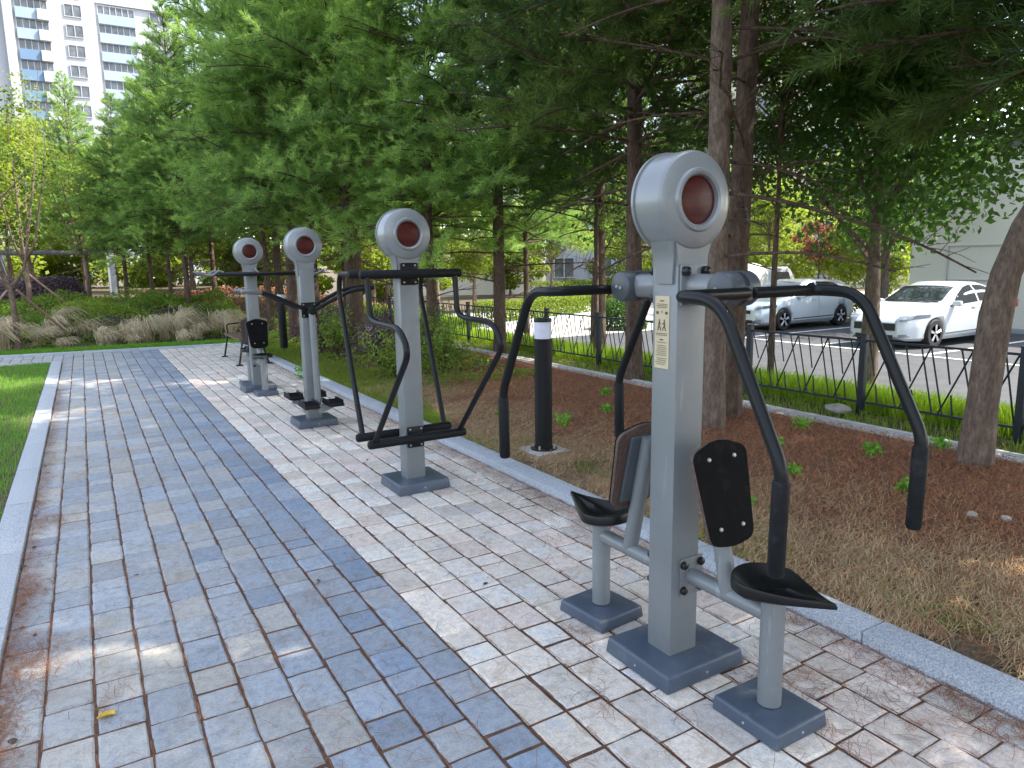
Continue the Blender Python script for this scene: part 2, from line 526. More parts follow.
# ------------------------------------------------------------------ paving
PW = .1635
X0, XB, X1 = -.44, 1.195, 2.665     # left kerb, colour boundary, right kerb
def paver(mbv, mbf, cols, x0, x1, y0, y1, z, col):
    g_ = .0029
    j = lambda: random.uniform(-.0022, .0022)
    x0 += g_ + j() * .5; x1 -= g_ + j() * .5; y0 += g_ + j(); y1 -= g_ + j()
    b = .010
    dz = random.uniform(-.0028, .0028)
    tx, ty = random.uniform(-.010, .010), random.uniform(-.010, .010)
    cx, cyy = (x0 + x1) / 2, (y0 + y1) / 2
    H = lambda x, y: z + dz + (x - cx) * tx + (y - cyy) * ty
    o = len(mbv)
    # outer ring with two extra points per side so that the edge is uneven
    def ring(inset, drop):
        P = []
        A = [(x0 + inset, y0 + inset), (x1 - inset, y0 + inset), (x1 - inset, y1 - inset), (x0 + inset, y1 - inset)]
        for k in range(4):
            a, b2 = A[k], A[(k + 1) % 4]
            for t in (0, .33, .67):
                jj = 0.0 if inset else 0.0
                px, py = a[0] + (b2[0] - a[0]) * t, a[1] + (b2[1] - a[1]) * t
                if t == 0:
                    px += (cx - px) * .012; py += (cyy - py) * .012
                px += random.uniform(-.0022, .0022); py += random.uniform(-.0022, .0022)
                P.append((px, py, H(px, py) - drop))
        return P
    r0, r1, r2 = ring(0, .03), ring(0, .0075), ring(b, .0)
    mbv += r0 + r1 + r2
    n = 12
    fs = []
    for a in (0, n):
        for k in range(n):
            k2 = (k + 1) % n
            fs.append((o + a + k, o + a + k2, o + a + n + k2, o + a + n + k))
    fs.append(tuple(o + 2 * n + k for k in range(n)))
    mbf += fs
    cols += [col] * len(fs)

pv, pf, pc = [], [], []
def far_edge(x): return 16.36 - .13 * x
def paver_col(xc):
    if xc > XB:
        base = random.choice([(.68, .61, .53), (.65, .58, .51), (.68, .64, .58), (.68, .585, .52), (.63, .58, .53)])
    else:
        edge = max(0, min(1, (xc - X0) / (XB - X0)))
        k = min(1, max(0, (edge - .35) / .55)) * .75 + random.uniform(-.32, .32)
        k = min(1, max(0, k))
        g0 = random.choice([(.385, .385, .375), (.35, .37, .39), (.40, .385, .355), (.33, .355, .385)])
        b0 = (.225, .28, .36)
        base = tuple(p * (1 - k) + q * k for p, q in zip(g0, b0))
    v = random.uniform(.84, 1.12)
    return (base[0] * v, base[1] * v, base[2] * v, 1)
rows = []
x = XB
while x > X0 + .03:
    rows.append((max(x - PW, X0), x)); x -= PW
x = XB
while x < X1 - .02:
    rows.append((x, min(x + PW, X1))); x += PW
for (a, b) in rows:
    y = -1.2 - random.random() * .2
    ye = far_edge((a + b) / 2)
    while y < ye - .02:
        L = random.choice([.135, .18, .18, .225, .225, .27])
        e = min(y + L, ye)
        if ye - e < .06: e = ye
        paver(pv, pf, pc, a, b, y, e, 0, paver_col((a + b) / 2))
        y = e
# the paving goes on to the left beyond the lawn
x = X0
k = 0
while x > -9:
    a, b = x - PW, x
    ye = far_edge((a + b) / 2)
    y = 15.05 - random.random() * .0
    while y < ye - .02:
        L = random.choice([.135, .18, .225, .27])
        e = min(y + L, ye)
        if ye - e < .06: e = ye
        paver(pv, pf, pc, a, b, y, e, 0, paver_col(0))
        y = e
    x -= PW
me = bpy.data.meshes.new('pavement')
me.from_pydata(pv, [], pf)
me.materials.append(M['paver_stone'])
ca = me.attributes.new('col', 'FLOAT_COLOR', 'FACE')
ca.data.foreach_set('color', np.array(pc, dtype=np.float32).reshape(-1))
o = bpy.data.objects.new('pavement', me); C.objects.link(o); struct(o)
mb = MB()
mb.add([(X0, -1.4, -.0065), (X1, -1.4, -.0065), (X1, 16.1, -.0065), (X0, 16.42, -.0065)], [(0, 1, 2, 3)])
mb.add([(-9, 15.05, -.0065), (X0 - .004, 15.05, -.0065), (X0 - .004, 16.42, -.0065), (-9, 17.5, -.0065)], [(0, 1, 2, 3)])
struct(mb.build('pavement_joints', 'joint_dirt'))

# kerbs made of granite lengths
def kerb_run(name, p0, p1, w, z0, z1, L=1.0):
    mb = MB()
    p0, p1 = Vector(p0), Vector(p1)
    d = (p1 - p0); n = max(1, round(d.length / L)); u = d.normalized()
    ang = math.atan2(u.y, u.x)
    for i in range(n):
        c = p0 + d * ((i + .5) / n)
        mb.box((c.x, c.y, (z0 + z1) / 2 + random.uniform(-.0015, .0015)), (d.length / n - .006, w, z1 - z0), .006, ang, 2)
    return struct(mb.build(name, 'granite'))
kerb_run('kerb', (X1 + .082, -1.4), (X1 + .084, 15.9), .162, -.12, .060)
kerb_run('kerb', (X0 - .082, -1.4), (X0 - .082, 15.04), .155, -.12, .03)
kerb_run('kerb', (-9, far_edge(-9) + .08), (X1 + .16, far_edge(X1 + .16) + .08), .14, -.12, .035)
kerb_run('kerb', (-9, 14.97), (X0 - .165, 14.97), .13, -.12, .03)

# lawn base, mulch bed
mb = MB(); mb.add([(-14, -3, .006), (X0 - .163, -3, .006), (X0 - .163, 14.9, .006), (-14, 14.9, .006)], [(0, 1, 2, 3)])
struct(mb.build('lawn', 'soil'))
mb = MB()
nxm, nym = 24, 90
V = []
for j in range(nym + 1):
    for i in range(nxm + 1):
        x = X1 + .163 + (6.03 - X1 - .163) * i / nxm
        y = -4 + 20.2 * j / nym
        e = math.sin(math.pi * i / nxm)
        z = .030 + .03 * e * (math.sin(x * 2.3 + y * 1.1) * .5 + .5) + random.uniform(-.006, .006) * e
        V.append((x, y, z))
mb.add(V, [(j * (nxm + 1) + i, j * (nxm + 1) + i + 1, (j + 1) * (nxm + 1) + i + 1, (j + 1) * (nxm + 1) + i) for j in range(nym) for i in range(nxm)])
struct(mb.build('mulch_bed', 'mulch'))

# drainage channel
ch = thing('drainage_channel', 'long grey concrete drainage channel with slotted grating between mulch bed and fence', 'drain', (6.16, 0, 0))
mb = MB()
for y in np.arange(-3.5, 20, 1.0):
    for sx in (-.115, .115):
        mb.box((sx, y + .5, -.02), (.04, .99, .13), .004)
    mb.box((0, y + .5, -.06), (.18, .99, .03), 0)
mb.build('channel_edge', 'concrete', ch)
mb = MB()
for y in np.arange(-3.5, 13, .045):
    mb.box((0, y, .022), (.185, .030, .012), 0)
for sx in (-.085, 0, .085):
    mb.box((sx, 4.75, .030), (.014, 16.5, .008), 0)
mb.build('grating', 'concrete', ch, smooth=False)

# parking lot and road
mb = MB(); mb.add([(9.55, -40, -.462), (21.4, -40, -.462), (21.4, 16.6, -.462), (9.55, 16.6, -.462)], [(0, 1, 2, 3)])
struct(mb.build('parking_lot', 'asphalt'))
mb = MB(); mb.add([(9.4, 16.6, -.458), (60, 16.6, -.458), (60, 28, -.458), (9.4, 28, -.458)], [(0, 1, 2, 3)])
struct(mb.build('road', 'road_concrete'))
mb = MB()
for yy in (1.2, 3.7, 6.2, 8.55, 11.05, 13.4, 15.9):
    mb.add([(15.2, yy - .06, -.457), (20.6, yy - .06, -.457), (20.6, yy + .06, -.457), (15.2, yy + .06, -.457)], [(0, 1, 2, 3)])
mb.add([(15.1, 1, -.453), (15.22, 1, -.453), (15.22, 16, -.453), (15.1, 16, -.453)], [(0, 1, 2, 3)])
struct(mb.build('road_marking', 'road_paint'))
kerb_run('kerb', (9.5, -10), (9.5, 16.6), .14, -.6, -.38)
kerb_run('kerb', (21.5, 1), (21.5, 16.6), .16, -.6, -.33)
kerb_run('kerb', (11.3, 20.6), (18.5, 23.4), .15, -.6, -.33)

# ------------------------------------------------------------------ blades, litter
def blades(name, n, sampler, h, w, mat, zf=None, lean=.35, var=(.2, .8), label=None):
    P = sampler(n)
    n = len(P)
    hh = rng.uniform(h[0], h[1], n)
    az = rng.uniform(0, 2 * np.pi, n)
    ln = rng.uniform(0, lean, n) * hh
    z = np.array([zf(a, b) for a, b in P]) if zf else np.zeros(n)
    base = np.c_[P, z]
    d = np.c_[np.cos(az), np.sin(az), np.zeros(n)]
    s = np.c_[-np.sin(az + .8), np.cos(az + .8), np.zeros(n)] * (w / 2)
    mid = base + d * (ln * .35)[:, None] + np.c_[np.zeros(n), np.zeros(n), hh * .6]
    tip = base + d * ln[:, None] + np.c_[np.zeros(n), np.zeros(n), hh * (1 - .2 * lean)]
    V = np.stack([base - s, base + s, mid + s * .7, tip, mid - s * .7], axis=1)
    v = rng.uniform(var[0], var[1], n)
    o = fast_mesh(name, V, 5, mat, None, v)
    tag(o, label, None, None, 'stuff')
    return o

def box_sampler(x0, x1, y0, y1, bias=1.0):
    def f(n):
        return np.c_[rng.uniform(x0, x1, n), y0 + (y1 - y0) * rng.uniform(0, 1, n) ** bias]
    return f

blades('lawn_grass', 60000, box_sampler(-3.6, X0 - .17, 2.2, 14.9, 1.0), (.035, .075), .006, 'lawn', lambda a, b: .0, .6)
blades('lawn_grass', 14000, box_sampler(-9, -3.6, 8, 14.9), (.04, .09), .012, 'lawn', lambda a, b: .0, .6)
def far_strip(n):
    x = rng.uniform(-8, 3.2, n); return np.c_[x, far_edge(x) + .16 + rng.uniform(0, .75, n)]
blades('verge_grass', 16000, far_strip, (.05, .11), .012, 'lawn', lambda a, b: 0, .6)
def right_verge(n):
    y = rng.uniform(6.2, 16.2, n)
    w = np.clip((y - 5.6) / 3.5, .05, 1)
    return np.c_[X1 + .17 + rng.uniform(0, 1, n) ** 1.3 * w * .75, y]
blades('verge_grass', 22000, right_verge, (.04, .10), .008, 'ground_green', lambda a, b: .03, .6)
blades('tall_grass', 90000, box_sampler(7.05, 9.3, .5, 22, 1.3), (.14, .36), .011, 'bright_grass', lambda a, b: ground_z(a, b) - .04, .5, (.2, 1))
blades('tall_grass', 9000, box_sampler(6.3, 7.1, .5, 18, 1.2), (.03, .10), .010, 'ground_green', lambda a, b: -.02, .7)

def litter(name, n, P, L, w, mat, z=.004, zr=.01, curve=.25, var=(.1, .9), pref=None):
    n = len(P)
    az = rng.uniform(0, np.pi, n) if pref is None else rng.normal(pref[0], pref[1], n)
    ll = rng.uniform(L[0], L[1], n)
    d = np.c_[np.cos(az), np.sin(az)]
    s = np.c_[-np.sin(az), np.cos(az)]
    bend = rng.normal(0, curve, n) * ll
    zz = z + rng.uniform(0, zr, n) if not hasattr(z, '__len__') else z + rng.uniform(0, zr, n)
    V = np.zeros((n * 3, 4, 3))
    k = 0
    t = np.array([-.5, -.17, .17, .5])
    pts = []
    for ti in t:
        c = P + d * (ti * ll)[:, None] + s * (bend * (.25 - ti * ti))[:, None]
        pts.append(c)
    zi = [zz, zz + rng.uniform(0, zr, n), zz + rng.uniform(0, zr, n), zz]
    for i in range(3):
        a, b = pts[i], pts[i + 1]
        dd = unit(b - a); ss = np.c_[-dd[:, 1], dd[:, 0]] * (w / 2)
        V[i * n:(i + 1) * n, 0] = np.c_[a - ss, zi[i]]
        V[i * n:(i + 1) * n, 1] = np.c_[b - ss, zi[i + 1]]
        V[i * n:(i + 1) * n, 2] = np.c_[b + ss, zi[i + 1]]
        V[i * n:(i + 1) * n, 3] = np.c_[a + ss, zi[i]]
    v = np.tile(rng.uniform(var[0], var[1], n), 3)
    o = fast_mesh(name, V, 4, mat, None, v)
    tag(o, None, None, None, 'stuff')
    return o

# fallen needles on the paving: thin scatter everywhere, heaps along the kerbs, joints and bases
P = [np.c_[rng.uniform(X0, X1, 3200), .3 + 15 * rng.uniform(0, 1, 3200) ** 1.5]]
n = 5200
P.append(np.c_[X1 - np.abs(rng.normal(0, .09, n)), .3 + 14 * rng.uniform(0, 1, n) ** 1.3])
P.append(np.c_[X0 + np.abs(rng.normal(0, .05, 2600)), 2.5 + 9 * rng.uniform(0, 1, 2600) ** 1.4])
for (cx, cyy, r, k) in [(2.45, 3.1, .16, 330), (2.55, 3.9, .14, 260), (2.2, 3.3, .10, 90), (2.4, 1.35, .10, 170), (2.25, 1.62, .07, 120), (2.55, 1.05, .08, 150),
                        (2.15, 1.72, .06, 130), (2.05, 1.32, .05, 80), (-.34, 3.4, .09, 380), (-.36, 4.2, .06, 220), (-.3, 5.4, .06, 160), (.86, 3.35, .07, 50), (1.5, 2.0, .07, 50),
                        (2.35, 4.9, .12, 160), (2.5, 5.8, .12, 180), (2.3, 7.0, .12, 150), (1.69, 2.35, .05, 60), (-.05, 2.9, .05, 60)]:
    k = int(k * .6); P.append(np.c_[rng.normal(cx, r * .7, k) + rng.normal(0, .02), rng.normal(cyy, r * 1.7, k)])
P = np.concatenate(P)
P = P[(P[:, 0] > X0 + .005) & (P[:, 0] < X1 - .003)]
litter('pine_needle_litter', 0, P, (.05, .10), .0015, 'needle_litter', .003, .007, .35)
# needles caught in the joints that run along the path
jx = np.array([b for a, b in rows] + [rows[-1][1]])
n = 5200
P = np.c_[rng.choice(jx, n) + rng.normal(0, .003, n), .5 + 13 * rng.uniform(0, 1, n) ** 1.5]
P = P[(P[:, 0] > X0) & (P[:, 0] < X1)]
litter('pine_needle_litter', 0, P, (.03, .08), .0021, 'needle_litter', .0005, .004, .06, (.1, .8), (math.pi / 2, .06))
# mulch bed litter: red-brown needles, straw near the kerb
n = 75000
P = np.c_[rng.uniform(X1 + .2, 6.0, n), .2 + 13.5 * rng.uniform(0, 1, n) ** 1.5]
keep = rng.uniform(0, 1, n) < np.clip((P[:, 0] - 2.9) / 1.5, .30, 1)
P = P[keep]
litter('pine_needle_litter', 0, P, (.05, .11), .0026, 'bed_needles', .045, .03, .3)
n = 80000
P = np.c_[X1 + .16 + np.abs(rng.normal(0, .74, n)), .2 + 9 * rng.uniform(0, 1, n) ** 1.4]
P = P[P[:, 0] < 5.9]
mk = np.sin(P[:, 0] * 4.1 + np.sin(P[:, 1] * 2.7) * 2) + np.sin(P[:, 1] * 3.9 + P[:, 0] * 2.2) + np.sin(P[:, 1] * 9.3 - P[:, 0] * 7)
P = P[rng.uniform(-2.6, 1.6, len(P)) < mk]
litter('dry_straw', 0, P, (.06, .20), .0019, 'straw_litter', .050 - .025 * np.clip(1 - (P[:, 0] - X1 - .16) / .12, 0, 1), .022, .22, (.1, 1), (.35, .6))
n = 9000
y = .3 + 8 * rng.uniform(0, 1, n) ** 1.3
P = np.c_[X1 + .16 + np.abs(rng.normal(0, .28, n)), y]
clump = (np.sin(P[:, 1] * 5.1) + np.sin(P[:, 1] * 2.3 + P[:, 0] * 7)) > .25
P = P[clump]
blades('verge_grass', 0, lambda k: P, (.03, .085), .0045, 'ground_green', lambda a, b: .035, .9, (.0, .7))

# ------------------------------------------------------------------ exercise machines
def post_parts(root, w=.143, d=.132, top=1.60):
    mb = MB()
    mb.box((0, 0, .06 + (top - .06) / 2), (w, d, top - .06), .010)
    # flared neck that carries the disc
    secs = [(1.585, w / 2 + .001, d / 2 + .001), (1.62, w / 2 + .003, d / 2 + .001), (1.66, w / 2 + .012, d / 2 + .001), (1.69, w / 2 + .024, d / 2 + .001)]
    V = []; Fc = []
    for z, a, b in secs:
        V += [(-a, -b, z), (a, -b, z), (a, b, z), (-a, b, z)]
    for i in range(len(secs) - 1):
        for k in range(4):
            k2 = (k + 1) % 4
            Fc.append((i * 4 + k, i * 4 + k2, i * 4 + 4 + k2, i * 4 + 4 + k))
    Fc.append((0, 3, 2, 1)); Fc.append(tuple(len(V) - 4 + k for k in range(4)))
    mb.add(V, Fc)
    p = mb.build('post', 'grey_paint', root)
    # side plates of the neck
    for s in (-1, 1):
        mb = MB()
        ol = []
        for t in range(7):
            k = t / 6
            ol.append((-.048 - .034 * k ** 2.2, 1.52 + .20 * k))
        for t in range(7):
            k = 1 - t / 6
            ol.append((.040 + .030 * k ** 2.2, 1.52 + .20 * k))
        xo = w / 2 + .002
        V = []
        for (a, z) in ol:
            fl = .024 * max(0, (min(z, 1.69) - 1.61) / .08) ** 1.5 if z > 1.61 else 0
            V.append((s * (xo + fl), a, z))
        V2 = [(x_ + s * .009, a, z) for x_, a, z in V]
        n_ = len(V)
        mb.add(V + V2, [(i, (i + 1) % n_, (i + 1) % n_ + n_, i + n_) for i in range(n_)] +
               [(i + n_, (i + 1) + n_, n_ - 2 - i + n_, n_ - 1 - i + n_) for i in range(6)] + [(i, i + 1, n_ - 2 - i, n_ - 1 - i) for i in range(6)])
        mb.build('neck_plate', 'grey_paint', root)
    # disc housing
    mb = MB()
    R_ = .174
    half = [(.086, -.078), (.089, -.094), (.098, -.100), (.107, -.098), (.112, -.090), (.113, -.088), (.150, -.081), (.166, -.073), (.172, -.066), (R_, -.058)]
    prof = [(.0005, -.078)] + half + [(R_, .046), (R_ + .0005, .052), (R_ - .003, .0535), (R_ - .003, .056), (R_ + .007, .0575), (R_ + .007, .068), (R_ - .008, .078), (.150, .082), (.109, .084), (.0005, .084)]
    mb.lathe(prof, (0, 0, 1.815), 'Y', 64)
    h = mb.build('disc_housing', 'grey_disc', root, angle=20)
    mb = MB(); mb.lathe([(.0005, -.086), (.070, -.084), (.085, -.0800)], (0, 0, 1.815), 'Y', 48)
    mb.build('red_lens', 'red_lens', h)
    return p

def plinth(root, x, y, sx, sy, sz=.075, rz=0, name='base_plate'):
    mb = MB()
    mb.box((x, y, sz / 2), (sx, sy, sz), .012, rz, 3, .955)
    o = mb.build(name, 'slate_plastic', root)
    cr, sr = math.cos(rz), math.sin(rz)
    for (ax, lx, ly, h) in (('X', -sx / 2 + .003, 0, -.004), ('Y', 0, -sy / 2 + .003, -.004)):
        if rz: continue
        m2 = MB(); m2.lathe([(.0005, h), (.0045, h * .6), (.0055, .0), (.0005, .001)], (x + lx, y + ly, sz * .45), ax, 10)
        m2.build('screw', 'bolt_steel', o)
    return o

def bolt(root, p, axis='X', r=.013, h=.012, mat='bolt_black', parent=None):
    mb = MB()
    s = 1 if h > 0 else -1
    mb.lathe([(.0005, h), (r * .55, h), (r * .9, h * .75), (r, h * .4), (r, 0), (.0005, 0)][::1], p, axis, 14)
    return mb.build('bolt', mat, parent or root)

def seat_mesh():
    """saddle: round broad end towards the post (y=+), nose tip away from it"""
    mb = MB()
    N = 44; rings = []
    def outline(k):
        a = 2 * math.pi * k / N
        c_, s_ = math.cos(a), math.sin(a)
        yv = s_
        if yv > 0:
            w, l = .125, .12
            return (w * c_, l * yv)
        t = -yv
        w = .125 * (1 - .88 * t ** 1.15)
        return (w * (c_ if t < .999 else 0), -.27 * t)
    def zrim(x, y):
        t = max(0, -y / .27)
        return .0 + .022 * t ** 2 + .016 * max(0, y / .12) ** 2 + .010 * (abs(x) / .125) ** 2
    specs = [(.90, -.048, 0), (1.0, -.038, 1), (1.0, -.008, 1), (.975, .0, 1), (.90, -.003, 1), (.72, -.014, 1), (.45, -.021, 1), (.2, -.023, 1)]
    V = []
    for sc, dz, top in specs:
        for k in range(N):
            x_, y_ = outline(k)
            z_ = zrim(x_, y_)
            tt = max(0, -y_ / .27)
            dz_ = dz * (1 - .55 * tt) if dz < -.03 and not top or dz == -.038 else (dz * 1.5 * (1 - .5 * tt) if dz < -.002 and dz > -.03 and sc < .95 else dz)
            V.append((x_ * sc, (y_ + .04) * sc - .04, z_ + dz_))
    Fc = []
    for i in range(len(specs) - 1):
        for k in range(N):
            k2 = (k + 1) % N
            Fc.append((i * N + k, i * N + k2, (i + 1) * N + k2, (i + 1) * N + k))
    Fc.append(tuple(range(N - 1, -1, -1)))
    Fc.append(tuple((len(specs) - 1) * N + k for k in range(N)))
    mb.add(V, Fc)
    return mb

def board_outline(wt=.134, wb=.110, h=.185):
    pts = []
    def arc(cx, cz, r, a0, a1, n=5):
        for i in range(n + 1):
            a = rad(a0 + (a1 - a0) * i / n)
            pts.append((cx + r * math.cos(a), cz + r * math.sin(a)))
    r = .045
    arc(wb - r, -h + r, r, -80, -8)
    arc(wt - r, h - r - .015, r, 5, 75)
    pts.append((wt * .3, h + .004)); pts.append((0, h + .009)); pts.append((-wt * .3, h + .004))
    arc(-wt + r, h - r - .015, r, 105, 175)
    arc(-wb + r, -h + r, r, 188, 260)
    pts.append((-wb * .3, -h - .006)); pts.append((0, -h - .009)); pts.append((wb * .3, -h - .006))
    return pts

def seat_station(root, s, y0=.46, dx=0.0):
    """one sitting place of the machine; s=-1 towards -y, s=+1 towards +y"""
    c_, s_ = (1, 1) if s < 0 else (-1, -1)
    rot = Matrix.Translation((dx, 0, 0)) @ Matrix.Rotation(0 if s < 0 else math.pi, 4, 'Z')
    def W(mb):
        mb.v = [tuple(rot @ Vector(p)) for p in mb.v]
        return mb
    plinth(root, dx, s * y0, .265, .29, .056, 0 if s < 0 else rad(6), 'seat_base')
    mb = MB(); mb.tube([(0, -y0, .06), (0, -y0, .462)], .041, 24); W(mb).build('seat_post', 'grey_paint', root)
    mb = seat_mesh()
    mb.v = [(x, y - y0 + .03, z + .505) for x, y, z in mb.v]
    W(mb).build('seat', 'black_seat', root)
    mb = MB(); mb.tube([(0, -.066, .385), (0, -y0 + .02, .385)], .0315, 20); W(mb).build('crossbeam', 'grey_paint', root)
    mb = MB(); mb.box((0, -.070, .385), (.115, .008, .155), .003)
    br = W(mb).build('beam_bracket', 'grey_paint', root)
    for bx in (-.044, .044):
        for bz in (.333, .437):
            mb = MB(); mb.lathe([(.0005, -.092), (.009, -.091), (.0155, -.086), (.0165, -.078), (.0165, -.073), (.0005, -.073)], (bx, 0, bz), 'Y', 16)
            W(mb).build('bolt', 'bolt_black', br)
    mb = MB(); mb.tube([(0, -.262, .392), (0, -.150, .90)], .033, 20, True); W(mb).build('backrest_support', 'grey_paint', root)
    # board, tilted with its top towards the post
    tilt = math.atan2(.095, .38)
    bm_ = Matrix.Translation((0, -.226, .765)) @ Matrix.Rotation(-tilt, 4, 'X')
    mb = MB().use('board_black')
    ol = board_outline()
    mb.prism(ol, -.011, -.004, 'XZ')
    mb.use('plywood_edge').prism([(a * .997, b * .997) for a, b in ol], -.0038, .010, 'XZ')
    mb.v = [tuple(bm_ @ Vector(p)) for p in mb.v]
    bd = W(mb).build('backrest', None, root)
    for bx, bz in ((-.062, .128), (.066, .128), (-.055, -.125), (.058, -.125)):
        mb = MB(); mb.lathe([(.0005, -.0165), (.006, -.016), (.0085, -.012), (.0085, -.0105), (.0005, -.0105)], (bx, 0, bz), 'Y', 12)
        mb.v = [tuple(bm_ @ Vector(p)) for p in mb.v]
        W(mb).build('bolt', 'bolt_steel', bd)
    mb = MB(); mb.box((0, .021, .0), (.155, .018, .30), .007)
    mb.v = [tuple(bm_ @ Vector(p)) for p in mb.v]
    W(mb).build('mounting_plate', 'drum_plastic', root)

def steel_label(root, z0, z1, x, yc, w=.078):
    mb = MB(); mb.box((x, yc, (z0 + z1) / 2), (.0024, w, z1 - z0), 0)
    lb = mb.build('instruction_label', 'label_gold', root)
    mb = MB()
    xx = x - .0022
    def bar(y, z, a, b): mb.box((xx, yc + y, z), (.0012, a, b), 0)
    H_ = z1 - z0
    bar(0, z1 - .018, .022, .004)
    for i, wd in enumerate((.052, .058, .05)): bar(0, z1 - .030 - i * .006, wd, .0018)
    bar(-.024, z1 - .062, .012, .010); bar(.024, z1 - .062, .012, .010)
    bar(0, z1 - .058, .003, .007)
    # two exercising figures
    for s in (-1, 1):
        yb = s * .013
        mb.lathe([(.0005, xx - x - .0008 + x), (.0035, xx)], (0, yc + yb, z1 - .090), 'X', 8)
        mb.tube([(xx, yc + yb, z1 - .094), (xx, yc + yb + s * .002, z1 - .112)], .0024, 5)
        mb.tube([(xx, yc + yb, z1 - .098), (xx, yc + yb - s * .009, z1 - .104)], .0013, 5)
        mb.tube([(xx, yc + yb + s * .002, z1 - .111), (xx, yc + yb - s * .006, z1 - .118), (xx, yc + yb - s * .007, z1 - .128)], .0017, 5)
        mb.tube([(xx, yc + yb + s * .002, z1 - .111), (xx, yc + yb + s * .008, z1 - .128)], .0017, 5)
    bar(0, z1 - .139, .060, .0022); bar(0, z1 - .145, .056, .0018)
    bar(0, z1 - .162, .018, .004)
    z = z1 - .172
    i = 0
    while z > z0 + .010:
        bar(random.uniform(-.003, .003), z, random.uniform(.044, .062), .0016)
        z -= .0072 if i % 6 else .012
        i += 1
    mb.build('printed_text', 'label_ink', lb, smooth=False)

GYM = 'outdoor exercise machines in a row along the kerb'
# --- machine 1: seated chest press for two
t = thing('chest_press_machine', 'nearest grey exercise machine, two black saddle seats and long bent black press arms', 'exercise machine', (1.912, 1.99, 0), 0, GYM)
post_parts(t)
plinth(t, .018, .005, .415, .375, .068)
for s in (-1, 1):
    seat_station(t, s, .462, .028 if s < 0 else 0)
    # drum housing across the post
    mb = MB()
    mb.lathe([(.0005, -.075), (.045, -.075), (.056, -.070), (.061, -.060), (.061, -.012)], (0, s * .262, 1.505), 'X', 36)
    mb.lathe([(.061, .012), (.061, .060), (.056, .070), (.045, .075), (.0005, .075)], (0, s * .262, 1.505), 'X', 36)
    dr = mb.build('pivot_drum', 'drum_plastic', t)
    mb = MB(); mb.lathe([(.058, -.0119), (.0585, .0119)], (0, s * .262, 1.505), 'X', 36); mb.build('drum_seam', 'black_plastic', dr)
    for q in (-.010, .012):
        mb = MB(); mb.lathe([(.0005, -.080), (.005, -.080), (.0068, -.0775), (.0068, -.0755), (.0005, -.0755)], (0, s * .262 + q, 1.502 + q * .2), 'X', 10)
        mb.build('bolt', 'bolt_steel', dr)
    mb = MB(); mb.tube([(0, s * .07, 1.51), (0, s * .215, 1.507)], .046, 26); mb.build('pivot_mount', 'grey_paint', t)
    mb = MB(); mb.box((0, s * .071, 1.515), (.128, .010, .15), .004); bp = mb.build('mount_bracket', 'grey_paint', t)
    for bx in (-.048, .048):
        for bz in (1.565, 1.463):
            mb = MB(); yy = s * .077
            mb.lathe([(.0005, s * .024), (.010, s * .022), (.0165, s * .017), (.018, s * .008), (.018, 0), (.0005, 0)], (bx, yy, bz), 'Y', 18)
            mb.build('bolt', 'bolt_black', bp)
    # arms
    yb = s * .335
    W_ = .333
    for q in (-1, 1):
        mb = MB()
        path = fillet([(q * .02, yb, 1.492), (q * W_, yb, 1.492), (q * W_, s * .515, 1.488), (q * W_, s * .755, 1.035), (q * W_, s * .752, .93)], [0, .05, .11, .09, 0])
        mb.tube(path, .0195, 16, True, True)
        arm = mb.build('press_arm', 'black_paint', t)
        mb = MB(); mb.tube([(q * W_, s * .752, 1.0), (q * W_, s * .748, .74)], .0242, 18, True, True)
        mb.build('grip', 'black_rubber', arm)
    mb = MB(); mb.tube([(0, s * .262, 1.492), (0, yb, 1.492)], .024, 14); mb.build('arm_hub', 'drum_plastic', t)
steel_label(t, 1.205, 1.475, -.0731, .010, .076)

# --- machine 2: curved handle frame
t = thing('dip_frame_machine', 'second nearest grey machine with black crossbars top and bottom joined by S-curved black handles', 'exercise machine', (1.955, 4.745, 0), 0, GYM)
post_parts(t)
plinth(t, .01, -.005, .40, .38, .078)
for s in (-1, 1):
    mb = MB(); mb.tube([(-.36, s * .12, 1.545), (.36, s * .12, 1.545)], .030, 20, True, True)
    tb = mb.build('top_bar', 'black_rubber', t)
    mb = MB(); mb.tube([(-.36, s * .125, .385), (.36, s * .125, .385)], .031, 20, True, True)
    bb = mb.build('bottom_bar', 'black_rubber', t)
    for z, par in ((1.545, tb), (.385, bb)):
        mb = MB(); mb.box((0, s * .073, z), (.125, .012, .15), .012)
        mb.box((0, s * .092, z), (.09, .035, .07), .006)
        br = mb.build('clamp_bracket', 'black_paint', par)
        for bx in (-.042, .042):
            for bz in (-.058, .058):
                mb = MB(); mb.lathe([(.0005, s * .006), (.006, s * .005), (.008, 0), (.0005, 0)], (bx, s * .0795, z + bz), 'Y', 10); mb.build('bolt', 'bolt_steel', br)
    for q in (-1, 1):
        mb = MB()
        if s < 0:
            path = fillet([(q * .325, -.125, 1.535), (q * .325, -.15, 1.26), (q * .325, -.26, 1.235), (q * .325, -.66, 1.225), (q * .325, -.80, 1.09), (q * .325, -.125, .40)], [0, .06, .05, .10, .13, 0])
        else:
            path = fillet([(q * .325, .12, 1.55), (q * .325, .46, 1.55), (q * .325, .50, 1.40), (q * .325, .13, .40)], [0, .06, .08, 0])
        mb.tube(path, .0195, 14); mb.build('handle', 'black_paint', t)

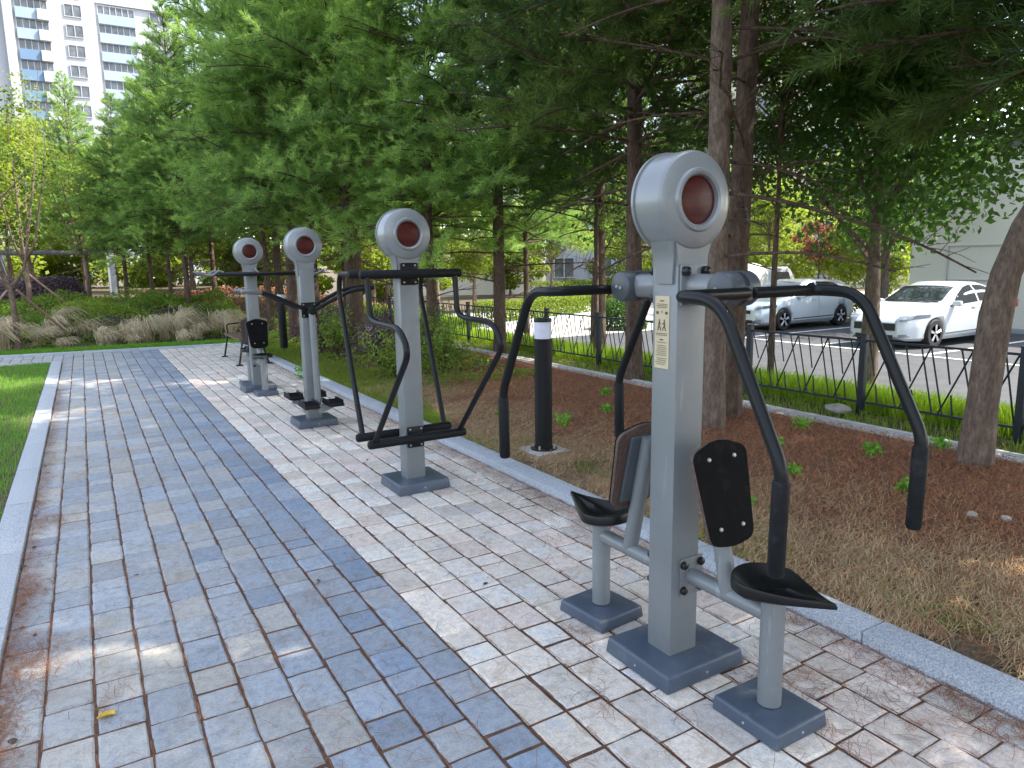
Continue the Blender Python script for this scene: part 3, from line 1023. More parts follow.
# --- machine 3: swinging step machine
t = thing('swing_stepper_machine', 'third grey machine, V-shaped black handlebars at waist height and black foot pedals', 'exercise machine', (1.925, 7.28, 0), 0, GYM)
post_parts(t)
plinth(t, 0, -.005, .41, .36, .075)
for s in (-1, 1):
    mb = MB(); mb.box((0, s * .073, 1.18), (.15, .012, .15), .012)
    br = mb.build('handlebar_bracket', 'black_paint', t)
    for bx in (-.055, .055):
        for bz in (-.055, .055):
            mb = MB(); mb.lathe([(.0005, s * .006), (.006, s * .005), (.008, 0), (.0005, 0)], (bx, s * .0795, 1.18 + bz), 'Y', 10); mb.build('bolt', 'bolt_steel', br)
    mb = MB(); mb.lathe([(.0005, s * .14), (.03, s * .138), (.038, s * .13), (.038, s * .0), (.0005, 0)], (0, s * .079, 1.175), 'Y', 24); mb.build('hub', 'black_rubber', t)
    for q in (-1, 1):
        mb = MB()
        path = fillet([(q * .04, s * .125, 1.185), (q * .20, s * .13, 1.26), (q * .42, s * .15, 1.365), (q * .64, s * .18, 1.385)], .08)
        mb.tube(path, .020, 14, True, True)
        hb = mb.build('handlebar', 'black_paint', t)
        mb = MB(); mb.tube([(q * .47, s * .157, 1.369), (q * .645, s * .181, 1.386)], .0225, 14, True, True); mb.build('grip', 'silver_grip' if q < 0 else 'black_rubber', hb)
    mb = MB(); mb.tube([(0, s * .17, 1.165), (0, s * .20, .26)], .031, 18); mb.build('swing_leg', 'grey_paint', t)
    mb = MB(); mb.prism([(-.02, .24), (.02, .24), (.16, .225), (.16, .20), (.03, .155), (-.03, .155), (-.16, .20), (-.16, .225)], s * .19, s * .235, 'XZ')
    mb.lathe([(.0005, s * .30), (.028, s * .295), (.032, s * .28), (.032, s * .20), (.0005, s * .2)], (0, 0, .185), 'Y', 18)
    mb.build('pedal_bracket', 'grey_paint', t)
    for q in (-1, 1):
        mb = MB()
        mb.box((q * .12, s * .30, .255), (.15, .29, .032), .012)
        for k in range(6):
            mb.box((q * .12, s * .30 - .10 + k * .04, .276), (.11, .012, .010), 0)
        for sx in (-1, 1):
            mb.box((q * .12 + sx * .066, s * .30, .283), (.012, .25, .034), .004)
        mb.build('pedal', 'black_rubber', t)

# --- machine 4: pull-down seat machine
t = thing('pull_down_machine', 'farthest grey exercise machine, long black crossbar at head height above two seats', 'exercise machine', (1.89, 9.84, 0), 0, GYM)
post_parts(t)
plinth(t, 0, .0, .41, .38, .08)
for s in (-1, 1):
    seat_station(t, s, .45)
    yb = s * .20
    mb = MB(); mb.tube([(-.40, yb, 1.53), (.66, yb, 1.53)], .026, 16, True, True)
    cb = mb.build('crossbar', 'black_paint', t)
    for q in (-1, 1):
        x0 = -.36 if q < 0 else .62
        mb = MB(); mb.tube(fillet([(x0, yb - .015, 1.555), (x0 + q * .05, yb - .015, 1.575), (x0 + q * .12, yb - .015, 1.52), (x0 + q * .20, yb - .015, 1.52), (x0 + q * .29, yb - .015, 1.565)], .03), .0165, 12, True, True)
        mb.build('bent_grip', 'silver_grip', cb)
    mb = MB(); mb.box((0, s * .12, 1.545), (.10, .15, .05), .01); mb.tube([(.03, s * .17, 1.60), (.06, yb, 1.55), (.10, yb, 1.53)], .018, 10)
    mb.build('pivot_bracket', 'silver_grip', t)

# ------------------------------------------------------------------ bollard lamps
def bollard(loc, label):
    t = thing('bollard_lamp', label, 'bollard', loc, 0, 'black bollard lamps')
    mb = MB(); mb.tube([(0, 0, .03), (0, 0, .97)], .072, 32); mb.build('body', 'black_paint', t)
    mb = MB(); mb.tube([(0, 0, .97), (0, 0, 1.105)], .0705, 32); mb.build('lamp_shade', 'lamp_white', t)
    mb = MB(); mb.lathe([(.0005, 1.105), (.073, 1.105), (.074, 1.118), (.070, 1.133), (.0005, 1.137)], (0, 0, 0), 'Z', 32); mb.build('cap', 'black_paint', t)
    mb = MB(); mb.lathe([(.0005, .955), (.0745, .955), (.0745, .969), (.0005, .969)], (0, 0, 0), 'Z', 32); mb.build('collar', 'black_paint', t)
    mb = MB(); mb.box((0, 0, .02), (.33, .33, .05), .012); fp = mb.build('footing', 'concrete', t)
    mb = MB(); mb.lathe([(.0005, .046), (.11, .046), (.11, .056), (.0005, .056)], (0, 0, 0), 'Z', 32); mb.build('flange', 'black_paint', t)
    for a in range(4):
        mb = MB(); mb.lathe([(.0005, .085), (.009, .085), (.009, .056), (.0005, .056)], (.092 * math.cos(a * math.pi / 2 + .6), .092 * math.sin(a * math.pi / 2 + .6), 0), 'Z', 8)
        mb.build('bolt', 'bolt_steel', t)
    return t
bollard((3.18, 4.86, .03), 'near black bollard lamp with white band standing in the mulch bed')
bollard((3.22, 14.0, .0), 'far black bollard lamp beyond the kerb behind the farthest exercise machine')

# ------------------------------------------------------------------ bench
def bench():
    t = thing('park_bench', 'low bench with brown slats and thin dark metal legs behind farthest machine', 'bench', (2.36, 13.2, 0), 0)
    for q in (-1, 1):
        mb = MB()
        mb.tube([(-.24, q * .72, .0), (-.16, q * .70, .41)], .016, 8); mb.box((-.24, q * .72, .012), (.10, .06, .02), .004)
        mb.build('leg', 'black_paint', t)
        mb = MB()
        mb.tube([(.24, q * .72, .0), (.14, q * .70, .41), (.26, q * .70, .78)], .016, 8); mb.box((.24, q * .72, .012), (.10, .06, .02), .004)
        mb.build('leg', 'black_paint', t)
        mb = MB(); mb.tube(fillet([(-.15, q * .71, .41), (-.17, q * .71, .60), (.20, q * .71, .62)], .05), .012, 8); mb.build('armrest', 'black_paint', t)
    mb = MB()
    for k in range(5): mb.box((-.18 + k * .085, 0, .425), (.075, 1.55, .03), .005)
    mb.build('seat', 'wood_slat', t)
    mb = MB()
    for k in range(2): mb.box((.20 + k * .045, 0, .60 + k * .12), (.022, 1.55, .08), .005)
    mb.build('backrest', 'wood_slat', t)
bench()

# ------------------------------------------------------------------ fence
fn = thing('metal_fence', 'long dark metal fence of slanting crossed bars between square posts beside the parking lot', 'fence', (6.95, 0, -.03))
for k in range(14):
    y = 1.5 * k
    mb = MB(); mb.box((0, y, .42), (.062, .062, .86), .004); mb.box((0, y, .853), (.074, .074, .012), .003)
    mb.build('post', 'fence_paint', fn)
def fence_panel(y0, L, seed):
    r = random.Random(seed)
    mb = MB()
    for z in (.135, .785):
        mb.box((0, y0 + L / 2, z), (.026, L, .022), 0)
    n = 15
    def bar(ya, yb_, za=.135, zb=.785):
        w = .009
        mb.tube([(0, ya, za), (0, yb_, zb)], w, 4, False)
    # bars leaning one way, with longer counter-diagonals that some of them end on
    for k in range(n):
        yb0 = y0 + L * (k + .35) / n
        ln = r.uniform(.05, .09)
        if k % 4 == 1:
            bar(min(yb0 + .16, y0 + L), max(yb0 - .12, y0))
        elif k % 4 == 2:
            z_ = r.uniform(.38, .48)
            bar(yb0 - ln * .5, yb0 + ln * .55, z_, .785)
            bar(yb0 - ln * 1.2, yb0 - ln * .75, .135, .34)
        else:
            bar(max(yb0 - ln, y0), min(yb0 + ln, y0 + L))
    mb.build('bar_panel', 'fence_paint', fn)
for k in range(13):
    fence_panel(1.5 * k + .035, 1.43, k % 3)

# ------------------------------------------------------------------ trees
def branch_pts(p0, az, el, L, n=6, droop=.25, wob=.06, r=random):
    pts = [Vector(p0)]
    a, e = az, el
    st = L / n
    for i in range(n):
        d = Vector((math.cos(e) * math.cos(a), math.cos(e) * math.sin(a), math.sin(e)))
        pts.append(pts[-1] + d * st)
        a += r.uniform(-wob, wob) * 2
        e += -droop / n + r.uniform(-wob, wob)
    return pts

def tufts(P, D, n_need, L, w, spread, mat, name, parent, varr=None, droop=.0):
    """P base points, D directions of needle bunches"""
    n = len(P)
    P = np.repeat(P, n_need, axis=0); D = np.repeat(D, n_need, axis=0)
    N = len(P)
    d = unit(D + rng.normal(0, spread, (N, 3)) - np.array([0, 0, droop]))
    s = unit(np.cross(d, rng.normal(0, 1, (N, 3))))
    ll = rng.uniform(.7, 1.1, N)[:, None] * L
    ww = w / 2
    off = rng.normal(0, .012, (N, 3))
    V = np.stack([P + off - s * ww, P + off + s * ww, P + off + d * ll], axis=1)
    v = np.repeat(varr, n_need) + rng.uniform(-.12, .12, N)
    return fast_mesh(name, V, 3, mat, parent, np.clip(v, 0, 1))

def make_pine(name, label, H=11.0, z0=2.5, Rm=2.7, r0=.115, seed=1, trunk_pts=None, needles=12, step=.21, wn_=.012, Ln=.155, bare=1.2, group=None, loc=(0, 0, 0), crown_top=None, az_bias=None):
    r = random.Random(seed)
    t = thing(name, label, 'tree', loc, 0, group)
    tp = [Vector(p) for p in (trunk_pts or [(0, 0, -.15), (r.uniform(-.05, .05), r.uniform(-.05, .05), H * .3), (r.uniform(-.12, .12), r.uniform(-.12, .12), H * .65), (0, 0, H)])]
    # resample trunk
    K = 34
    zz0, zz1 = tp[0].z, tp[-1].z
    def P_at(z):
        for i in range(len(tp) - 1):
            if z <= tp[i + 1].z or i == len(tp) - 2:
                k = (z - tp[i].z) / (tp[i + 1].z - tp[i].z)
                return tp[i].lerp(tp[i + 1], k)
    pts = []; rr = []
    for i in range(K + 1):
        z = zz0 + (zz1 - zz0) * i / K
        a = P_at(max(zz0, z - .35)); b = P_at(min(zz1, z + .35)); c = P_at(z)
        p = (a + b) * .25 + c * .5
        p.z = z
        pts.append(p)
        k = i / K
        rr.append(r0 * ((1 - k) ** .8 + .02) * (1.12 if i == 0 else 1.03 if i == 1 else 1) * (1 + .05 * math.sin(i * 2.1)))
    mb = MB(); mb.tube(pts, rr, 14)
    mb.build('trunk', 'pine_bark', t)
    mb = MB()
    TP, TD, TV = [], [], []
    z = z0 - bare
    while z < H - .15:
        foli = z >= z0
        hk = max(0, (z - z0) / (H - z0))
        nb = r.choice([4, 5, 5]) if foli else r.choice([1, 2])
        a0 = r.uniform(0, 6.28)
        for b in range(nb):
            az = a0 + b * 6.283 / nb + r.uniform(-.4, .4)
            L = (Rm * (1 - hk) ** .75 + .15) * r.uniform(.65, 1.12)
            if foli and hk < .08: L *= .9
            if not foli: L *= r.uniform(.25, .75)
            el = rad(r.uniform(-10, 22) + 35 * hk)
            q = P_at(min(H - .1, z + (r.uniform(-.14, .14) if foli else 0)))
            bp = branch_pts(q, az, el, L, 7, .35 if hk < .5 else 0, .07, r)
            br = [max(.004, .008 + .013 * L * .5 * (1 - i / 7)) for i in range(8)]
            mb.tube(bp, br, 5, False)
            bt = r.uniform(0, 1)
            # side twigs
            nt_ = max(4, int(L * 8.5))
            for j in range(nt_):
                k = r.uniform(.22, 1.0)
                idx = min(6, int(k * 7)); fr = k * 7 - idx
                p = bp[idx].lerp(bp[idx + 1], fr)
                side = r.choice([-1, 1]) * r.uniform(.5, 1.15)
                d0 = (bp[idx + 1] - bp[idx]).normalized()
                aa = math.atan2(d0.y, d0.x) + side
                tl = (.55 * (1 - k * .55) + .15) * min(1.0, L / 1.6) * r.uniform(.6, 1.2)
                tw = branch_pts(p, aa, d0.z * .6 + r.uniform(-.3, .95), tl, 3, .1, .12, r)
                mb.tube(tw, [.0045, .0035, .003, .002], 3, False)
                if foli:
                    m_ = max(2, int(tl / .075))
                    for s_ in range(m_):
                        kk = (s_ + .6) / m_
                        i2 = min(2, int(kk * 3)); f2 = kk * 3 - i2
                        c_ = tw[i2].lerp(tw[i2 + 1], min(1, f2))
                        dd = (tw[i2 + 1] - tw[i2]).normalized() + Vector((r.uniform(-.5, .5), r.uniform(-.5, .5), r.uniform(-.1, .5)))
                        TP.append(c_[:]); TD.append(dd.normalized()[:]); TV.append(.02 + .62 * bt + .35 * kk * k + r.uniform(-.12, .12))  # paler towards the tips: inner crown shade put into the tone
            if foli:
                TP.append(bp[-1][:]); TD.append((bp[-1] - bp[-2]).normalized()[:]); TV.append(.7)
        z += step * (1 if foli else 1.3) * r.uniform(.8, 1.2)
    mb.build('branches', 'pine_bark', t, smooth=True, angle=80)
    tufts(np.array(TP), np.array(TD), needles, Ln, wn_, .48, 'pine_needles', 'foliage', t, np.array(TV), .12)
    return t, len(TP)

PG = 'pine trees along the mulch bed'
protos = []
for s_, (H, Rm, z0) in enumerate([(11.5, 2.7, 2.7), (10.5, 2.5, 2.4), (12.5, 2.9, 3.0)]):
    t, cnt = make_pine('pine_tree', None, H, z0, Rm, .10 + .01 * s_, 11 + s_, group=PG)
    print('pine tufts', cnt)
    protos.append(t)

SHADED_TREES = ('beside the path behind the viewer', 'just outside the right edge', 'leaning thick trunk', 'of the close pair', 'dark leaning trunk')  # label parts of trees whose foliage takes the painted shade colour
used = [False] * 3
def place_pine(v, x, y, label, z=0, s=1.0, rz=None, tilt=(0, 0), group=PG):
    if not used[v]:
        t = protos[v]; used[v] = True
    else:
        t = dup(protos[v])
    t.location = (x, y, z)
    t.rotation_euler = (tilt[0], tilt[1], random.uniform(0, 6.28) if rz is None else rz)
    t.scale = (s, s, s)
    t['label'] = label; t['group'] = group; t['category'] = 'tree'
    return t

# right-hand tree that bends over the frame edge
t, cnt = make_pine('pine_tree', 'leaning thick trunk with ring scars at the right edge, bending right above a knot', 10.5, 3.1, 2.8, .114, 31,
                   trunk_pts=[(0, 0, -.1), (.03, -.02, .8), (.06, -.05, 1.5), (.14, -.12, 1.8), (.46, -.34, 2.4), (.80, -.5, 3.3), (1.1, -.6, 6), (1.2, -.7, 10.5)], group=PG, loc=(5.66, 2.72, .02), bare=.6)
tr = [c for c in t.children if c.name.startswith('trunk')][0]
tr.data.materials[0] = M['light_bark']
t, cnt = make_pine('pine_tree', 'paler trunk of the close pair rising behind the nearest machine', 12, 3.9, 2.6, .115, 51, group=PG, loc=(4.99, 4.72, .03), bare=2.3)
[c for c in t.children if c.name.startswith('trunk')][0].data.materials[0] = M['light_bark']
make_pine('pine_tree', 'darker right-hand trunk of the close pair behind the nearest machine', 12, 4.4, 2.6, .115, 52, group=PG, loc=(5.50, 4.98, .03), bare=2.6)
place_pine(0, 9.6, 15.4, 'pine between road and fence seen behind the pivot arm, left of nearest disc', -.3, .8, .4)
place_pine(1, -9.5, 30.0, 'lone pine far left beyond the pergola', .2, .6, 2.1)
place_pine(2, 6.35, 7.45, 'dark leaning trunk just left of the nearest machine disc', 0, 1.0, 1.0, (.0, .03))
place_pine(1, 6.40, 11.2, 'dark straight trunk right of the second machine, near the fence', 0, 1.05, 3.3)
place_pine(1, 5.30, 11.7, 'slimmer trunk just behind the right side of the second machine post', 0, .85, .3)
place_pine(0, 4.35, 13.3, 'trunk seen left of the second machine, right one of three', .05, .95, 4.2)
place_pine(1, 3.95, 14.3, 'trunk seen left of the second machine, middle one of three', .05, .95, 1.9)
place_pine(2, 3.75, 15.3, 'trunk seen left of the second machine, left one of three', .05, .9, 5.0)
place_pine(0, 3.9, 18.1, 'pale leaning trunk between the third and farthest machine discs', .05, .82, .9, (.0, -.05))
place_pine(2, 5.7, 16.8, 'slim trunk seen just right of the second machine post', .1, .9, 2.9)
place_pine(1, 2.4, 21.0, 'rightmost trunk of the cluster above the dry grass, left of farthest machine', .45, .74, 5.5)
place_pine(0, 2.15, 22.6, 'second trunk of the cluster above the dry grass, beside the rightmost one', .6, .60, 3.7)
place_pine(2, 1.75, 23.5, 'third trunk from the right in the cluster above the dry grass', .65, .50, .3)
place_pine(1, 1.1, 24.0, 'fourth trunk from the right, leaning a little at the left of the pines', .7, .56, 4.4, (.0, -.06))
place_pine(0, 3.6, 24.5, 'pine behind the farthest machine, deep in the grove', .7, .8, 2.5)
place_pine(2, 4.8, 21.0, 'pine deep in the grove behind the third machine', .5, 1.0, 4.9)
place_pine(1, 6.6, 20.5, 'pine deep in the grove behind the second machine', .3, 1.0, 1.3)
place_pine(0, .1, 28.5, 'farthest left pine in front of the apartment block', .75, .62, 2.2)
place_pine(1, 5.9, 1.0, 'pine just outside the right edge whose boughs hang into the top right', .0, 1.0, .8)
place_pine(2, 5.2, -1.4, 'unseen pine added for shade beside the path behind the viewer, by the drain', .0, 1.0, 3.1)  # out of view, added with the next pine to shade the foreground
place_pine(0, 6.2, -3.9, 'unseen pine added for shade behind the viewer, second along from the frame edge', .0, 1.0, 5.1)
place_pine(0, 9.0, 1.9, 'pine beyond the fence just outside the frame, its boughs in the top right corner', -.3, 1.0, 3.4)
place_pine(1, 4.3, -6.2, 'unseen pine added for shade well behind the viewer, third along from the frame edge', .0, 1.0, 4.1)  # out of view, added with the next pine to cut light from behind
place_pine(2, 2.9, -9.0, 'unseen pine added for shade well behind the viewer, last of the row', .0, 1.0, .7)
place_pine(2, 7.9, 10.2, 'pine beyond the fence behind the bollard lamp', -.05, .95, 5.8)

# ------------------------------------------------------------------ broadleaf trees
def make_broad(name, label, H, z0, R_, r0, seed, leaves=14000, leaf=.085, mat='broad_leaves', barkm='pine_bark', loc=(0, 0, 0), group=None, lobes=26, stems=1, flat=1.0, cat='tree'):
    r = random.Random(seed)
    g_ = np.random.default_rng(seed)
    t = thing(name, label, cat, loc, 0, group)
    mb = MB()
    if stems > 1:
        mb.tube([(0, 0, -.12), (.02, .01, z0 * .5), (0, 0, z0 + .04)], [r0 * 1.1, r0 * .85, r0 * .72], 10)
    for s in range(stems):
        lean = (0, 0) if stems == 1 else (r.uniform(-.8, .8), r.uniform(-.6, .6))
        pts = [Vector((0, 0, -.12)), Vector((lean[0] * .15 + r.uniform(-.04, .04), lean[1] * .15, z0 * .5)), Vector((lean[0] * .5 + r.uniform(-.08, .08), lean[1] * .5, z0)), Vector((lean[0] * 1.1, lean[1] * 1.1, z0 + (H - z0) * .5)), Vector((lean[0] * 1.5, lean[1] * 1.5, H * .93))]
        if stems > 1:
            pts = [Vector((0, 0, z0 - .05)), Vector((lean[0] * .5, lean[1] * .5, z0 + .35)), Vector((lean[0] * 1.2, lean[1] * 1.2, z0 + (H - z0) * .5)), Vector((lean[0] * 1.7, lean[1] * 1.7, H * .95))]
        pts = fillet(pts, .5, 4)
        mb.tube(pts, [r0 / (stems ** .4) * (1 - .9 * i / (len(pts) - 1)) for i in range(len(pts))], 10)
    mb.build('trunk', barkm, t)
    cz = (z0 + H) / 2; hz = (H - z0) / 2
    cen = []
    mb = MB()
    for k in range(lobes):
        u = g_.normal(0, 1, 3); u /= np.linalg.norm(u)
        q = r.uniform(.35, .95)
        zz = u[2] * q
        wid = math.sqrt(max(.05, 1 - (zz * .9) ** 2))
        c = np.array([u[0] * q * R_ * wid, u[1] * q * R_ * wid, cz + zz * hz * flat])
        cen.append((c, r.uniform(.35, .62) * R_ * .62, r.uniform(.15, .85)))
        zst = max(z0 * .8, c[2] - r.uniform(.5, 1.2) * R_ * .5)
        st = Vector((0, 0, min(zst, H * .8)))
        e = Vector(c)
        mid = st.lerp(e, .5) + Vector((r.uniform(-.1, .1), r.uniform(-.1, .1), .12)) * R_ * .4
        mb.tube([st, mid, e], [.022 * R_ * .5, .013 * R_ * .5, .004], 5, False)
    mb.build('branches', barkm, t)
    per = leaves // lobes
    PP = []; NN = []; VV = []
    for c, rr_, tone in cen:
        d = unit(g_.normal(0, 1, (per, 3)))
        q = g_.uniform(.15, 1, per) ** .5
        p = c + d * (q * rr_)[:, None] * np.array([1.15, 1.15, .72])
        PP.append(p); NN.append(unit(d * .4 + g_.normal(0, .7, (per, 3)) + np.array([0, 0, .6])))
        VV.append(np.clip(tone + g_.normal(0, .12, per), 0, 1))
    P = np.concatenate(PP); N = np.concatenate(NN); Vv = np.concatenate(VV)
    n = len(P)
    a = unit(np.cross(N, g_.normal(0, 1, (n, 3)))); b = np.cross(N, a)
    l = g_.uniform(.6, 1.15, n)[:, None] * leaf
    V = np.stack([P - a * l * .5, P + b * l * .30 - a * l * .05, P + a * l * .5, P - b * l * .30 - a * l * .05], axis=1)
    fast_mesh('foliage', V, 4, mat, t, Vv)
    return t

make_broad('broadleaf_tree', 'dark green leafy tree whose trunk rises between the silver car and the white sedan', 8.2, 2.3, 2.9, .13, 41, 42000, .11, 'broad_leaves', 'light_bark', (9.0, 5.75, -.35), lobes=38)
make_broad('broadleaf_tree', 'slim trunked leafy tree beyond the fence at far right, in front of sedan door', 7.0, 2.6, 2.2, .085, 42, 12000, .10, 'broad_leaves', 'light_bark', (9.1, 3.75, -.35))
make_broad('broadleaf_tree', 'leafy tree with grey trunk beyond the fence, left of the leaning pine trunk', 7.5, 1.9, 1.9, .10, 43, 9000, .10, 'broad_leaves', 'light_bark', (8.5, 11.1, -.15))
make_broad('broadleaf_tree', 'thin dark trunk tree in grass directly behind the near bollard lamp', 6.5, 2.2, 1.4, .05, 44, 5000, .09, 'broad_leaves', 'pine_bark', (7.2, 9.4, -.05))
make_broad('broadleaf_tree', 'thin bare-twigged tree right of the close pair of trunks', 6.5, 2.8, 1.4, .045, 45, 900, .08, 'broad_leaves', 'pine_bark', (7.6, 6.2, -.05), lobes=34)
make_broad('broadleaf_tree', 'leafy tree behind the white sedan against the cream wall', 7.0, 2.2, 2.6, .12, 46, 9000, .14, 'broad_leaves', 'light_bark', (20.6, 12.8, -.5))
make_broad('maple_tree', 'small red-leaved maple above the silver hatchback', 3.5, 1.9, 1.0, .05, 47, 2200, .12, 'red_leaves', 'light_bark', (22.4, 16.4, -.5))
# sunlit yellow-green trees behind
low = [make_broad('broadleaf_tree', None, 5.5, .3, 3.0, .10, 70 + k, 9000, .26, 'yellow_green_leaves', 'light_bark', group='sunlit yellow-green trees in the background') for k in range(2)]
lspots = [(-12, 40, 'low bushy yellow-green tree at the far left edge'), (-8, 42, 'low bushy yellow-green tree left of the pergola'), (-4, 44, 'low bushy yellow-green tree directly behind the pergola'),
          (0, 44, 'low bushy tree seen between the pergola post and the first pine trunk'), (3.5, 43, 'low bushy tree seen behind the left pine cluster'), (7, 42, 'low bushy tree seen right of the left pine cluster'),
          (10.5, 41, 'low bushy tree seen between farthest and third machine discs'), (14, 41, 'low bushy tree seen right of the third machine disc'), (17.5, 39, 'low bushy tree left of the banded building'),
          (24, 40.5, 'low bushy tree in front of the banded building, right end'), (29, 35, 'low bushy tree beneath the white house'), (33, 31, 'low bushy tree between white house and beige block'), (35, 25, 'low bushy tree behind the truck, far off'),
          (32, 20, 'low bushy tree behind the silver hatchback, far off'), (8, 34.5, 'low bushy tree in the gap behind the third machine'), (12.5, 33.5, 'low bushy tree in the gap behind the second machine')]
for k, (x, y, lb) in enumerate(lspots):
    o = low[k] if k < 2 else dup(low[k % 2])
    o.location = (x, y, -.3); o.rotation_euler = (0, 0, k * 2.3); sc_ = 1 + .12 * ((k * 7) % 5 - 2); o.scale = (sc_ * 1.05, sc_ * 1.05, sc_)
    o['label'] = lb
bgt = [make_broad('broadleaf_tree', None, 7.0, 1.6, 2.8, .12, 60 + k, 10000, .19, 'yellow_green_leaves', 'light_bark', group='sunlit yellow-green trees in the background') for k in range(3)]
spots = [(23.5, 19.5, .8, 'yellow-green tree behind the white truck'), (27.5, 24, .95, 'yellow-green tree far behind the silver hatchback, deeper in'),
         (23.3, 14.6, .7, 'yellow-green tree between the maple and the cream wall'),
         (14.5, 27.5, .9, 'yellow-green tree behind the hedge, left end'), (18.5, 27.5, .85, 'yellow-green tree behind the hedge, middle'), (26, 31, 1.0, 'yellow-green tree beside the white house, left of it'),
         (9.4, 26, .95, 'yellow-green tree seen right of the second machine'), (11.5, 30, 1.1, 'tall yellow-green tree at the back of the road, left side'),
         (6.8, 30, 1.05, 'yellow-green tree seen through the grove between the third and second machines'), (4.0, 33, 1.1, 'yellow-green tree seen through the trunks behind the third machine'),
         (1.2, 34, 1.0, 'yellow-green tree seen through the trunks left of the farthest machine'), (-1.6, 33, 1.0, 'yellow-green tree behind the pergola, right part'),
         (-4.2, 31, .95, 'yellow-green tree behind the pergola, left part'), (-2.6, 38, 1.15, 'tall yellow-green tree below the blue balconies'), (-7.5, 34, 1.2, 'yellow-green tree at the left edge of the picture'),
         (8.6, 18.6, .75, 'yellow-green tree at the far end of the fence'), (31, 27, 1.1, 'yellow-green tree in front of the beige block')]
for k, (x, y, s, lb) in enumerate(spots):
    src = bgt[k % 3]
    o = src if k < 3 else dup(src)
    o.location = (x, y, -.4 if x > 9 else .5); o.scale = (s, s, s); o.rotation_euler = (0, 0, k * 1.7)
    o['label'] = lb
# young staked trees at the left
for k, (x, y, H, lb) in enumerate([(-1.25, 17.6, 6.3, 'sparse young tree with forked stems at the left edge, front one'), (-1.15, 21.2, 5.6, 'sparse young tree at the left, behind the front staked one'),
                                   (.15, 24.5, 5.2, 'sparse young tree right of the two at the left edge')]):
    make_broad('young_tree', lb, H, 1.3, 1.35, .065, 80 + k, 1400 if k == 0 else 2200, .085, 'broad_leaves' if k == 0 else 'yellow_green_leaves', 'light_bark', (x, y, ground_z(x, y)), 'young staked trees', 15, 4)
for k, (a, b, lb) in enumerate([((-1.15, 17.6, 1.25), (-.25, 18.6, .1), 'pinkish wooden prop leaning on the front young tree'), ((-1.3, 17.6, 1.25), (-2.3, 17.2, 0), 'pinkish wooden prop on the left side of the front young tree'),
                                ((-1.15, 21.2, 1.6), (.1, 21.2, .3), 'wooden prop leaning on the second young tree')]):
    mb = MB(); mb.tube([a, b], .025, 8)
    o = mb.build('tree_stake', 'stake_wood'); tag(o, lb, 'stake', 'tree stakes')

# ------------------------------------------------------------------ shrubs, ornamental grass, hedge, weeds
def tussocks():
    """feathery dry grass: many arching blades in clumps"""
    V = []; vv = []
    for k in range(105):
        x = random.uniform(-7, 3.0); y = far_edge(x) + 1.0 + random.random() ** 1.2 * 1.9
        n = 110
        az = rng.uniform(0, 2 * np.pi, n) ; sz = random.choice([.3, .4, .5, .6, .8]); L = rng.uniform(.5, 1.1, n) * sz
        wa = random.gauss(-.3, .9); wind = np.array([.25 * math.cos(wa), .25 * math.sin(wa), 0])
        base = np.c_[rng.normal(x, .05, n), rng.normal(y, .05, n), np.full(n, ground_z(x, y))]
        out = np.c_[np.cos(az), np.sin(az), np.zeros(n)] * rng.uniform(.1, .5, n)[:, None]
        p1 = base + out * .3 + np.c_[np.zeros((n, 2)), L * .6]
        p2 = p1 + (out * .6 + wind) * 1.0 * L[:, None] + np.c_[np.zeros((n, 2)), L * .12]
        p3 = p2 + (out * .5 + wind) * 1.0 * L[:, None] - np.c_[np.zeros((n, 2)), L * .28]
        s = np.c_[-np.sin(az), np.cos(az), np.zeros(n)] * .0052
        V.append(np.stack([base - s, base + s, p1 + s, p1 - s], 1)); V.append(np.stack([p1 - s, p1 + s, p2 + s * 1.5, p2 - s * 1.5], 1)); V.append(np.stack([p2 - s * 1.5, p2 + s * 1.5, p3 + s * .4, p3 - s * .4], 1))
        tone = rng.uniform(.2, .9) + rng.uniform(-.2, .2, n)
        vv += [tone, tone, tone]
    o = fast_mesh('ornamental_grass', np.concatenate(V), 4, 'dry_grass', None, np.clip(np.concatenate(vv), 0, 1))
    tag(o, None, None, None, 'stuff')
tussocks()

def leaf_cloud(name, P, leaf, mat, up=.6, kind='stuff', tone=None):
    n = len(P)
    N = unit(rng.normal(0, .7, (n, 3)) + np.array([0, 0, up]))
    a = unit(np.cross(N, rng.normal(0, 1, (n, 3)))); b = np.cross(N, a)
    l = rng.uniform(.6, 1.2, n)[:, None] * leaf
    V = np.stack([P - a * l * .5, P + b * l * .3, P + a * l * .5, P - b * l * .3], axis=1)
    o = fast_mesh(name, V, 4, mat, None, np.clip((rng.uniform(.1, .9, n) if tone is None else tone + rng.normal(0, .15, n)), 0, 1))
    if kind: tag(o, None, None, None, kind)
    return o
def cover(name, n, x0, x1, y0, y1, h, leaf, mat, freq=2.0):
    x = rng.uniform(x0, x1, n); y = rng.uniform(y0, y1, n)
    hh = h * (.55 + .45 * np.sin(x * freq + np.sin(y * freq * .8) * 1.3) * np.sin(y * freq * 1.2 + x * .6))
    hh *= np.clip(np.minimum(np.minimum(x - x0, x1 - x), np.minimum(y - y0, y1 - y)) * 3, .25, 1)
    gz = np.array([ground_z(a, b) for a, b in zip(x, y)])
    z = gz + hh * rng.uniform(.1, 1, n) ** .6
    tone = .5 + .35 * np.sin(x * 1.7 + 2 * np.sin(y * 1.3))
    return leaf_cloud(name, np.c_[x, y, z], leaf, mat, .5, 'stuff', tone)
cover('ground_cover', 42000, -8, 3.6, 18.6, 22.4, .55, .07, 'ground_green', 2.4)
cover('ground_cover', 9000, -.5, 3.4, 18.2, 20.4, .40, .06, 'purple_shrub', 3.1)
